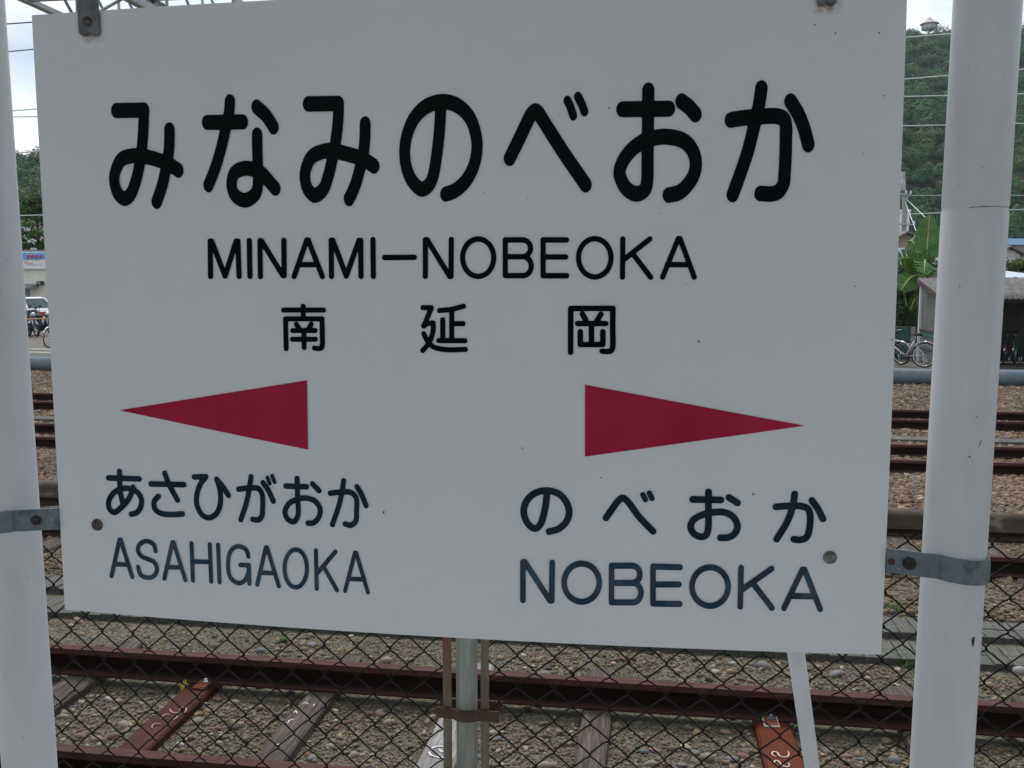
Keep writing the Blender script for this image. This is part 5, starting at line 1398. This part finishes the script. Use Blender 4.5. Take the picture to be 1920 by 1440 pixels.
MB().box(xL - 0.09, xL + 9.2, shed_f - 0.02, shed_f + 0.04, ze_f - 0.13, ze_f - 0.035).build('eave_beam', M['timber_dark'], shed)
# end wall of corrugated sheet, back wall of boards
vs, fs = [], []
ny = 70
for i in range(ny):
    y = shed_f + 0.05 + (shed_b - shed_f - 0.05) * i / (ny - 1)
    x = xL + 0.012 * math.sin(y * 2 * math.pi / 0.2) * (1.6 if math.sin(y * 2 * math.pi / 0.2) > 0 else 0.8)
    vs += [(x, y, YZ + 0.03), (x, y, roof_z(y) - 0.03)]
for i in range(ny - 1):
    fs.append((2 * i, 2 * i + 2, 2 * i + 3, 2 * i + 1))
ew = MB().add(vs, fs).build('end_wall', M['shed_side'], shed)
ew.modifiers.new('thick', 'SOLIDIFY').thickness = 0.01
for z in (0.08, -0.03, -0.42):
    MB().box(xL - 0.035, xL - 0.02, shed_f + 0.06, shed_b + 0.08, z - 0.03, z + 0.03).build('wall_batten', M['timber_dark'] if z != -0.03 else M['net'], shed)
MB().box(xL - 0.06, xL + 0.0, shed_b + 0.02, shed_b + 0.10, YZ, roof_z(shed_b) - 0.04).build('corner_post', M['white_wall'], shed)
for i in range(62):
    x = xL + 0.1 + 0.147 * i
    MB().box(x, x + 0.142, shed_b - 0.06 + 0.004 * (i % 2), shed_b - 0.035 + 0.004 * (i % 2), YZ + 0.03, roof_z(shed_b) - 0.03).build('wall_board', M['timber_dark'] if i % 3 else M['wood'], shed)
for z in (0.18, -0.08, -0.38):
    MB().box(xL + 0.05, xL + 9.2, shed_b - 0.14, shed_b - 0.065, z - 0.045, z + 0.045).build('back_rail', M['timber_dark'], shed)
for x in (xL + 0.06, xL + 3.05, xL + 6.05, xL + 9.1):
    MB().box(x - 0.045, x + 0.045, shed_f - 0.0, shed_f + 0.09, YZ, ze_f - 0.14).build('shed_post', M['timber_dark'], shed)

# green mesh fence left of the shed
gf = thing('mesh_fence', (xL - 2.5, 26.2, YZ), 'low green mesh fence left of the bicycle shed', 'fence')
gy = 26.3
gz = at(1700, 613, gy).z
x0, x1 = xL - 7.0, xL - 0.12
for z in (gz, gz - 0.42, gz - 0.78):
    MB().tube([(x0, gy, z), (x1, gy, z)], 0.02, 6).build('fence_rail', M['rust'] if z == gz else M['dark'], gf)
for k in range(5):
    x = at(1711, 640, gy).x - k * 1.6
    MB().box(x - 0.05, x + 0.05, gy - 0.05, gy + 0.03, YZ, gz).build('fence_post', M['pole'], gf)
mw = MB()
x = x0
while x < x1:
    for d in (1, -1):
        xa, xb = (x, x + 0.95 * 1.0) if d > 0 else (x + 0.95, x)
        mw.tube([(xa, gy + 0.02, YZ + 0.03), (xb, gy + 0.02, gz)], 0.006, 3, cap=False)
    x += 0.075
tag(mw.build('woven_mesh', M['net'], gf), kind='stuff')
wallp = MB().box(x0, x1, 26.75, 26.9, YZ, gz - 0.05)
tag(wallp.build('garden_wall', M['net_sheet']), 'dim green-grey low wall right behind the mesh fence', 'wall')

# bush and banana plant behind it
bx = at(1690, 560, 28.5)
bush = thing('bush', (bx.x, 28.5, YZ), 'dense dark green bush behind the mesh fence, left of the banana plant', 'bush')
cs, rs = [], []
for i in range(70):
    cs.append((bx.x + random.uniform(-2.0, 0.75), 28.5 + random.uniform(-0.6, 0.7), random.uniform(-0.5, 1.7))); rs.append(random.uniform(0.25, 0.5))
leaves('foliage', np.array(cs), np.array(rs), 300, 0.042, M['leaf_bush'], bush, 0.2, 0.95, 0.0, 0.8)
mb = MB()
for i in range(7):
    a = random.uniform(-1, 1)
    mb.tube([(bx.x - 0.6 + a * 0.5, 28.5, YZ), (bx.x - 0.6 + a * 1.2, 28.5 + random.uniform(-.3, .3), random.uniform(0.8, 1.6))], [0.05, 0.015], 6)
mb.build('stem', M['bark'], bush)

ban = thing('banana_plant', tuple(at(1733, 600, 27.6).xy) + (YZ,), 'tall banana plant with broad torn leaves above the shed end', 'plant')
bp = Vector(ban.location)
MB().tube([bp, bp + Vector((0.02, 0, 0.9)), bp + Vector((-0.02, 0, 1.9)), bp + Vector((0.02, 0, 2.5))], [0.11, 0.10, 0.085, 0.05], 12).build('stem', M['banana_stem'], ban)
def leaf_blade(p0, ctrl, tip, width, roll=0.0, split=0):
    """one broad leaf along a curved midrib, the blade folded and torn along its veins"""
    p0, c, tip = Vector(p0), Vector(ctrl), Vector(tip)
    n = 22
    rib = [(1 - t)**2 * p0 + 2 * t * (1 - t) * c + t * t * tip for t in [i / n for i in range(n + 1)]]
    lf = MB()
    st = 5
    for i in range(st, n):
        a, b2 = rib[i], rib[i + 1]
        d = (b2 - a).normalized()
        side = d.cross(Vector((math.sin(roll), -math.cos(roll), 0.15))).normalized()
        up = side.cross(d).normalized()
        def wd(t):
            return width * min(1, (t * 3.2) ** 0.6) * (1 - max(0, t - 0.72) / 0.30) ** 0.5 if t < 1 else 0
        ta, tb = (i - st) / (n - st), (i + 1 - st) / (n - st)
        wa, wb_ = wd(ta), max(wd(min(tb, 0.999)), 0.01)
        for s in (-1, 1):
            dr = random.uniform(-0.05, 0.22) * width * (1 if split and random.random() < split else 0.4)
            oa = side * (s * wa) - up * dr * 1.2 + Vector((0, 0, -0.18 * wa))
            ob = side * (s * wb_) - up * dr * 1.2 + Vector((0, 0, -0.18 * wb_))
            gap = (b2 - a) * (0.10 if random.random() < split else 0.0)
            lf.add([a + gap * 0, b2 - gap * 0, b2 - gap + ob * 0.55, a + gap + oa * 0.55, b2 - gap * 2 + ob, a + gap * 2 + oa], [(0, 1, 2, 3), (3, 2, 4, 5)], True)
    o = lf.build('leaf', M['banana'], ban)
    MB().tube(rib, [0.032 * (1 - 0.75 * i / n) for i in range(n + 1)], 6).build('midrib', M['banana_rib'], o)
Bp = lambda px, py, y=27.6: at(px, py, y)
top = Bp(1735, 528)
leaf_blade(top, Bp(1737, 470), Bp(1743, 404, 27.8), 0.36, 0.0, 0.2)
leaf_blade(top, Bp(1738, 470), Bp(1716, 472, 27.0), 0.30, 0.3, 0.3)
leaf_blade(top, Bp(1722, 470), Bp(1680, 488, 27.0), 0.34, -0.2, 0.3)
leaf_blade(top, Bp(1736, 455, 27.2), Bp(1733, 512, 26.4), 0.33, 0.0, 0.5)
leaf_blade(top, Bp(1750, 500), Bp(1775, 490, 27.0), 0.28, 0.2, 0.4)
leaf_blade(top, Bp(1752, 515), Bp(1790, 505, 28.0), 0.26, 0.2, 0.4)
leaf_blade(top, Bp(1720, 500), Bp(1700, 530, 27.2), 0.24, -0.3, 0.5)
leaf_blade(top, Bp(1712, 500, 26.8), Bp(1690, 545, 26.4), 0.30, -0.2, 0.5)
leaf_blade(Bp(1735, 535), Bp(1760, 470, 27.0), Bp(1772, 540, 26.4), 0.28, 0.2, 0.5)
leaf_blade(Bp(1734, 540), Bp(1722, 440, 28.4), Bp(1700, 452, 28.6), 0.30, -0.1, 0.4)
leaf_blade(Bp(1700, 575, 27.9), Bp(1692, 520, 27.7), Bp(1682, 530, 27.4), 0.26, -0.1, 0.4)
leaf_blade(Bp(1735, 540), Bp(1727, 528, 27.0), Bp(1725, 570, 26.8), 0.20, 0, 0.6)
leaf_blade(Bp(1735, 560), Bp(1716, 545, 27.2), Bp(1708, 582, 27.0), 0.15, 0, 0.4)
leaf_blade(Bp(1735, 570), Bp(1727, 560, 27.2), Bp(1723, 598, 27.0), 0.15, 0, 0.4)
leaf_blade(Bp(1737, 520), Bp(1748, 440, 28.2), Bp(1757, 438, 28.4), 0.30, 0, 0.3)

# ------------------------------------------------------------------ houses, pole and hedge at the right
def gable_house(name, px0, px1, y, pz_eave, pz_ridge, depth, wall, roof, label, ridge_x=True, cat='house'):
    a, b2 = at(px0, pz_eave, y), at(px1, pz_eave, y)
    zr_ = at((px0 + px1) / 2, pz_ridge, y).z
    h = thing(name, ((a.x + b2.x) / 2, y + depth / 2, YZ), label, cat)
    MB().box(a.x, b2.x, y, y + depth, YZ, a.z).build('wall', wall, h)
    th = 0.12
    if ridge_x:
        MB().prism([(y - 0.4, a.z - 0.05), (y + depth / 2, zr_), (y + depth + 0.4, a.z - 0.05), (y + depth + 0.4, a.z - 0.05 + th), (y + depth / 2, zr_ + th), (y - 0.4, a.z - 0.05 + th)], 'x', a.x - 0.4, b2.x + 0.4).build('roof', roof, h)
        MB().prism([(y + 0.003, a.z + 0.003), (y + depth - 0.003, a.z + 0.003), (y + depth / 2, zr_ - 0.04)], 'x', a.x + 0.003, b2.x - 0.003).build('gable', wall, h)
    else:
        xm = (a.x + b2.x) / 2
        MB().prism([(a.x - 0.4, a.z - 0.1), (xm, zr_), (b2.x + 0.4, a.z - 0.1), (b2.x + 0.4, a.z - 0.1 + th), (xm, zr_ + th), (a.x - 0.4, a.z - 0.1 + th)], 'y', y - 0.5, y + depth + 0.3).build('roof', roof, h)
        MB().prism([(a.x + 0.003, a.z + 0.003), (b2.x - 0.003, a.z + 0.003), (xm, zr_ - 0.06)], 'y', y + 0.003, y + depth - 0.003).build('gable', wall, h)
    return h, a, b2
h1, a, b2 = gable_house('grey_roofed_house', 1640, 1800, 36, 500, 466, 6, M['timber_dark'], M['roof_grey'], 'low house with a plain grey roof behind the banana plant')
h2, a, b2 = gable_house('tan_house', 1660, 1737, 52, 462, 437, 8, M['tan_wall'], M['roof_brown'], 'tan-walled house with a dark roof edge behind the utility pole', ridge_x=False)
h3, a, b2 = gable_house('brown_house', 1735, 1840, 58, 452, 441, 8, M['tan_wall'], M['roof_brown'], 'brown house with a pale eave behind the right sign post')
for px in (1757, 1764):
    q0, q1 = at(px, 464, 58), at(px + 4, 456, 58)
    MB().box(q0.x, q1.x, 57.93, 58.02, q0.z, q1.z).build('window', M['glass'], h3)
a, b2 = at(1650, 398, 92), at(1705.5, 398, 92)
wbl = thing('white_block', ((a.x + b2.x) / 2, 96, YZ), 'plain white block building behind the utility pole', 'building')
MB().box(a.x, b2.x, 92, 100, YZ, a.z).build('wall', M['white_wall'], wbl)
MB().box(a.x - 0.1, b2.x + 0.1, 91.9, 100.1, a.z, a.z + 0.25).build('parapet', M['white_wall'], wbl)
for k in range(3):
    MB().box(a.x + 0.6 + k * 0.95, a.x + 1.2 + k * 0.95, 91.95, 92.04, a.z - 3.2, a.z - 2.0).build('window', M['glass'], wbl)
h4, a, b2 = gable_house('white_gable_house', 1868, 1913, 62, 478, 464, 9, M['white_wall'], M['roof_brown'], 'white gabled house above the hedge at the right edge', ridge_x=False)
for pz in (470, 481):
    q0, q1 = at(1868, pz, 62), at(1913, pz + 1.2, 62)
    MB().box(q0.x + 0.1, q1.x - 0.1, 61.93, 61.99, q1.z, q0.z).build('wall_band', M['roof_white'], h4)
a, b2 = at(1800, 519, 31), at(1960, 519, 31)
lean = thing('metal_roofed_store', ((a.x + b2.x) / 2, 33, YZ), 'store with a pale ribbed metal roof behind the bicycle shed', 'building')
MB().box(a.x, b2.x, 31.1, 35.5, YZ, a.z - 0.02).build('wall', M['timber_dark'], lean)
zr2 = at(1900, 506, 35.5).z
vs, fs = [], []
n = 180
for j, (y, z) in enumerate(((30.8, a.z - 0.02), (35.7, zr2))):
    for i in range(n):
        x = a.x - 0.2 + (b2.x - a.x + 0.4) * i / (n - 1)
        vs.append((x, y, z + 0.02 * (1 if math.sin(x * 2 * math.pi / 0.35) > 0.6 else 0)))
fs = [(i, i + 1, n + i + 1, n + i) for i in range(n - 1)]
r_ = MB().add(vs, fs).build('roof_sheet', M['roof_white'], lean)
r_.modifiers.new('thick', 'SOLIDIFY').thickness = 0.02
MB().box(a.x - 0.2, b2.x + 0.2, 30.74, 30.84, a.z - 0.16, a.z - 0.05).build('gutter', M['dark'], lean)
hx = at(1905, 500, 40)
hedge = thing('hedge', (hx.x, 40, YZ), 'olive green hedge between the metal roof and the white gabled house', 'hedge')
cs = [(hx.x + random.uniform(-3.0, 2.6), 40 + random.uniform(-.5, .5), at(1900, random.uniform(492, 516), 40).z) for _ in range(60)]
leaves('foliage', np.array(cs), RNG.uniform(0.25, 0.42, 60), 130, 0.06, M['leaf_olive'], hedge, 0.2, 0.9)
MB().box(hx.x - 3, hx.x + 2.6, 39.8, 40.2, YZ, at(1900, 516, 40).z).build('stem', M['bark'], hedge)
a, b2 = at(1890, 459, 100), at(1960, 453, 100)
bsh = thing('blue_roofed_barn', ((a.x + b2.x) / 2, 104, YZ), 'long low barn with a blue roof in front of the wooded hill', 'barn')
MB().box(a.x, b2.x, 100, 106, YZ, a.z).build('wall', M['shutter'], bsh)
MB().prism([(99.6, a.z), (103, a.z + 0.75), (106.4, a.z)], 'x', a.x - 0.3, b2.x + 0.3).build('roof', M['blue_sheet'], bsh)

# utility pole
UY = 60
q = at(1693.5, 460, UY); qt = at(1692.5, 322, UY)
pole = thing('utility_pole', (q.x, UY, YZ), 'concrete utility pole with a pale crossarm beside the right edge of the sign', 'utility pole')
MB().tube([(q.x, UY, YZ), (q.x, UY, q.z + 2), (qt.x + 0.02, UY, qt.z)], [0.17, 0.15, 0.12], 12).build('pole_shaft', M['pole'], pole)
for pz, x0_, x1_ in ((364.5, 1676, 1709), (421, 1676, 1716)):
    c0, c1_ = at(x0_, pz - 1, UY - 0.2), at(x1_, pz + 0.5, UY - 0.2)
    arm = MB().tube([c0, c1_], 0.05, 6).build('crossarm', M['gantry'], pole)
    for k in (0.05, 0.3, 0.7, 0.95):
        e = c0.lerp(c1_, k)
        MB().lathe([(0.05, 0.05), (0.07, 0.1), (0.04, 0.16), (0.06, 0.2), (0.02, 0.24)], e, 8).build('insulator', M['white_wall'], pole)
MB().tube([at(1703, 366, UY - 0.2), at(1697, 381, UY - 0.1)], 0.03, 6).build('arm_brace', M['gantry'], pole)
tr = at(1690, 340, UY)
MB().lathe([(0.22, 0), (0.24, 0.03), (0.24, 0.55), (0.2, 0.6)], (q.x - 0.32, UY - 0.1, tr.z - 0.6), 14).build('transformer', M['gantry'], pole)

# ------------------------------------------------------------------ overhead wires
def wire(p, q, r, mat, label, sag=0.0, group='overhead wires'):
    p, q = Vector(p), Vector(q)
    pts = []
    for i in range(17):
        t = i / 16
        v = p.lerp(q, t); v.z -= sag * 4 * t * (1 - t)
        pts.append(v)
    o = MB().tube(pts, r, 6).build('overhead_wire', M[mat], None)
    return tag(o, label, 'wire', group)
def span(y, left, right, r, mat, label, x0=-26, x1=18):
    a, b2 = at(*left, y), at(*right, y)
    m_ = (b2.z - a.z) / (b2.x - a.x)
    wire((x0, y, a.z + m_ * (x0 - a.x)), (x1, y, a.z + m_ * (x1 - a.x)), r, mat, label)
span(15.0, (40, 286), (1740, 144.8), 0.0105, 'cable', 'pale overhead wire level with the top of the left-hand trees')
span(14.6, (40, 206.5), (1740, 66.8), 0.0105, 'cable', 'pale overhead wire just under the hilltop pavilion')
span(11.2, (40, 94.5), (1740, -60), 0.008, 'cable_dark', 'thin overhead wire crossing the pale blue sky at the upper left')
span(11.1, (40, 219), (1740, 180.2), 0.008, 'cable', 'overhead wire in the bright cloud, lower of the close pair at the left')
for py_, r_w, mt_, lb_, rise in ((226, 0.003, 'cable_dark', 'fine upper wire of the close pair over the hill at the right', 0.012), (235.2, 0.005, 'cable', 'pale lower wire of the close pair over the hill at the right', 0.0)):
    w_ = at(1740, py_, 7.1)
    wire((w_.x - 2.6, 7.1, w_.z - 2.6 * rise), (18, 7.1, w_.z + (18 - w_.x) * rise), r_w, mt_, lb_)
wire(at(-60, 50, 13.5), at(140, 36, 13.5), 0.011, 'cable_dark', 'dark overhead wire rising to the gantry at the upper left corner')
for (p0, p1, lb) in ((( 1705, 366.5), (1960, 366), 'thin grey line running right from the crossarm of the utility pole'), ((1690, 402), (1960, 391), 'thicker brown cable running right from the utility pole below its crossarm')):
    wire(at(*p0, UY - 0.2), at(*p1, UY + 4), 0.03 if '391' in str(p1) else 0.016, 'cable', lb, group='lines from the utility pole')
wire(at(1698, 372, UY - 0.1), at(1775, 446, UY - 8), 0.022, 'cable', 'bluish service line slanting down from the utility pole to the brown house', group='lines from the utility pole')
wire(at(1697, 378, UY - 0.1), at(1727, 458, UY - 10), 0.022, 'cable', 'steep service line dropping from the utility pole to the tan house', group='lines from the utility pole')
wire(at(10, 405, 48), at(120, 402, 48), 0.03, 'cable', 'pale line in front of the bright green tree at the left')

# ------------------------------------------------------------------ lattice gantry over the tracks
gan = thing('overhead_gantry', (-7.2, 19.6, ZG), 'grey lattice steel gantry spanning the tracks above the top left of the sign', 'gantry')
gx0, gx1, gzb, gzt, gy0, gy1 = -7.9, -6.42, 5.4, 6.45, 1.9, 19.6
for x in (gx0, gx1):
    for z in (gzb, gzt):
        s = 1 if x == gx0 else -1
        MB().box(x - 0.055, x + 0.055, gy0, gy1, z - 0.006, z + 0.006).box(x - 0.055 * s - 0.006, x - 0.055 * s + 0.006, gy0, gy1, z + (0.0062 if z == gzb else -0.11), z + (0.11 if z == gzb else -0.0062)).build('chord', M['gantry'], gan)
nb = 15
for i in range(nb):
    ya, yb = gy0 + (gy1 - gy0) * i / nb, gy0 + (gy1 - gy0) * (i + 1) / nb
    for x in (gx0, gx1):
        MB().tube([(x, ya, gzb + 0.02), (x, ya, gzt)], 0.024, 6).build('upright', M['gantry'], gan)
        MB().tube([(x, ya, gzt), (x, yb, gzb + 0.02)], 0.026, 6).build('diagonal', M['gantry'], gan)
    MB().tube([(gx0, ya if i % 2 else yb, gzb + 0.02), (gx1, yb if i % 2 else ya, gzb + 0.02)], 0.022, 6).build('lacing', M['gantry'], gan)
    MB().tube([(gx0, ya, gzb + 0.03), (gx1, ya, gzb + 0.03)], 0.02, 6).tube([(gx0, ya, gzt), (gx1, ya, gzt)], 0.02, 6).build('cross_strut', M['gantry'], gan)
for y in (gy0 - 0.1, gy1):
    for x in (gx0, gx1):
        MB().box(x - 0.07, x + 0.07, y, y + 0.14, ZG if y > 5 else 0.0, gzt + 0.1).build('leg', M['gantry'], gan)

# ------------------------------------------------------------------ wooded hills and the pavilion
HR = at(1742.5, 47, 436).z - 6.0
def hill_r(x, y):
    t = np.clip((y - 135) / 300.0, 0, 1.15)
    along = np.exp(-((x - 150) / 230.0) ** 4)
    return HR * t * along * np.where(t > 1, 1 - (t - 1) * 2, 1) + 4 * np.sin(x / 23.0 + y / 40) * np.clip(t * 3, 0, 1) * np.clip(2.2 * (1 - t), 0, 1)
def hill_l(x, y):
    t = np.clip((y - 92) / 110.0, 0, 1.3)
    along = np.exp(-((x + 165) / 95.0) ** 4)
    return 29.5 * t * along * np.where(t > 1, 1 - (t - 1) * 2, 1) + 1.5 * np.sin(x / 9.0 + y / 15) * np.clip(t * 3, 0, 1)
def hill(name, fn, xs, ys):
    X, Y = np.meshgrid(xs, ys)
    Z = fn(X, Y) - 1.2
    ii_ = np.arange(X.size).reshape(X.shape)
    fq = np.stack([ii_[:-1, :-1].ravel(), ii_[:-1, 1:].ravel(), ii_[1:, 1:].ravel(), ii_[1:, :-1].ravel()], 1)
    return tag(np_mesh(name, np.stack([X.ravel(), Y.ravel(), Z.ravel()], 1), fq, M['hill'], smooth=True), kind='structure')
hill('hill', hill_r, np.arange(-330, 640, 9.0), np.arange(132, 580, 8.0))
hill('hill', hill_l, np.arange(-340, 20, 6.0), np.arange(90, 250, 5.0))
def forest(name, fn, ylo, yhi, klo, khi, sp, rlo, rhi, n_each, size, tl, th):
    pts = []
    y = ylo
    while y < yhi:
        x = klo * y - 6
        while x < khi * y + 6:
            pts.append((x + random.uniform(-.4, .4) * sp, y + random.uniform(-.4, .4) * sp)); x += sp
        y += sp
    P = np.array(pts)
    r = RNG.uniform(rlo, rhi, len(P))
    z = fn(P[:, 0], P[:, 1]) - 1.2 + r * 0.75 + np.abs(RNG.normal(0, 0.22, len(P))) * r
    return tag(leaves(name, np.column_stack([P, z]), r, n_each, size, M['leaf_hill'], None, 0.8, 0.9, tl, th, under=-0.1, by_dist=True), kind='stuff')
forest('hill_forest', hill_r, 138, 212, 0.25, 0.46, 5.9, 2.3, 3.9, 1150, 0.22, 0.0, 1.0)
forest('hill_forest', hill_r, 206, 440, 0.25, 0.46, 6.7, 2.7, 4.5, 560, 0.33, 0.0, 1.0)
forest('hill_forest', hill_r, 138, 440, -0.5, 0.17, 9.5, 5.0, 7.0, 130, 0.85, 0.05, 0.95)
forest('hill_forest', hill_r, 138, 440, 0.52, 0.85, 10.5, 5.0, 7.0, 110, 0.9, 0.05, 0.95)
forest('hill_forest', hill_l, 94, 206, -0.87, -0.61, 4.2, 1.9, 3.1, 620, 0.24, 0.0, 1.0)
py_ = 436
pb_ = at(1742.5, 47, py_)
s_ = (py_ + 1.27) / 1735.17 * 1.03
pav = thing('hilltop_pavilion', (pb_.x, py_, pb_.z - 2.0), 'pale lookout pavilion with a spreading roof on top of the wooded hill', 'pavilion')
MB().lathe([(11.0 * s_, 0), (11.0 * s_, 10.5 * s_)], (pb_.x, py_, pb_.z - 2.0), 8).build('wall', M['white_wall'], pav)
MB().lathe([(15.5 * s_, 8.8 * s_), (15.8 * s_, 9.4 * s_), (9.5 * s_, 13.2 * s_), (5.2 * s_, 15.5 * s_), (4.6 * s_, 16.6 * s_), (2.2 * s_, 19.2 * s_), (0.2 * s_, 20.4 * s_)], (pb_.x, py_, pb_.z - 2.0 - 0.0), 8, smooth=False).build('roof', M['pavilion_roof'], pav)
for k in range(8):
    a = k * math.pi / 4 + 0.2
    MB().tube([(pb_.x + 11.6 * s_ * math.cos(a), py_ + 11.6 * s_ * math.sin(a), pb_.z - 2.0), (pb_.x + 11.6 * s_ * math.cos(a), py_ + 11.6 * s_ * math.sin(a), pb_.z - 2.0 + 9.0 * s_)], 0.25, 6).build('pillar', M['gantry'], pav)

# ------------------------------------------------------------------ unseen canopy, added and shaped to shade the board
can = thing('shade_canopy', (0, -2.6, 0), 'unseen canopy roof with steel columns, added to shade the name board', 'canopy')
MB().prism([(-4.9, 3.65), (-2.6, 3.45), (0.4, 3.72), (0.4, 3.82), (-2.6, 3.55), (-4.9, 3.75)], 'x', -16, 18).build('shade_canopy_roof', M['canopy'], can)
MB().box(-16, 18, 0.41, 0.45, 3.60, 3.88).build('fascia', M['gantry'], can)
for x in (-13, -8, -3.5, 5.2, 10, 15):
    MB().box(x - 0.09, x + 0.09, -2.69, -2.51, 0.0, 3.44).build('column', M['gantry'], can)
    MB().prism([(-4.7, 3.62), (-2.6, 3.43), (0.38, 3.70), (0.38, 3.60), (-2.6, 3.18), (-4.7, 3.52)], 'x', x - 0.04, x + 0.04).build('rafter', M['gantry'], can)

# ------------------------------------------------------------------ summer haze
hz = MB().box(-2520, 2520, -2520, 2520, -2.0, 150.0)
hm = bpy.data.materials.new('haze'); hm.use_nodes = True
hn = hm.node_tree; hn.nodes.clear()
ho = hn.nodes.new('ShaderNodeOutputMaterial'); hv = hn.nodes.new('ShaderNodeVolumePrincipled')
hv.inputs['Color'].default_value = (0.80, 0.88, 0.95, 1)
hv.inputs['Density'].default_value = 0.0002
hn.links.new(hv.outputs[0], ho.inputs['Volume'])
tag(hz.build('haze', hm), kind='stuff')
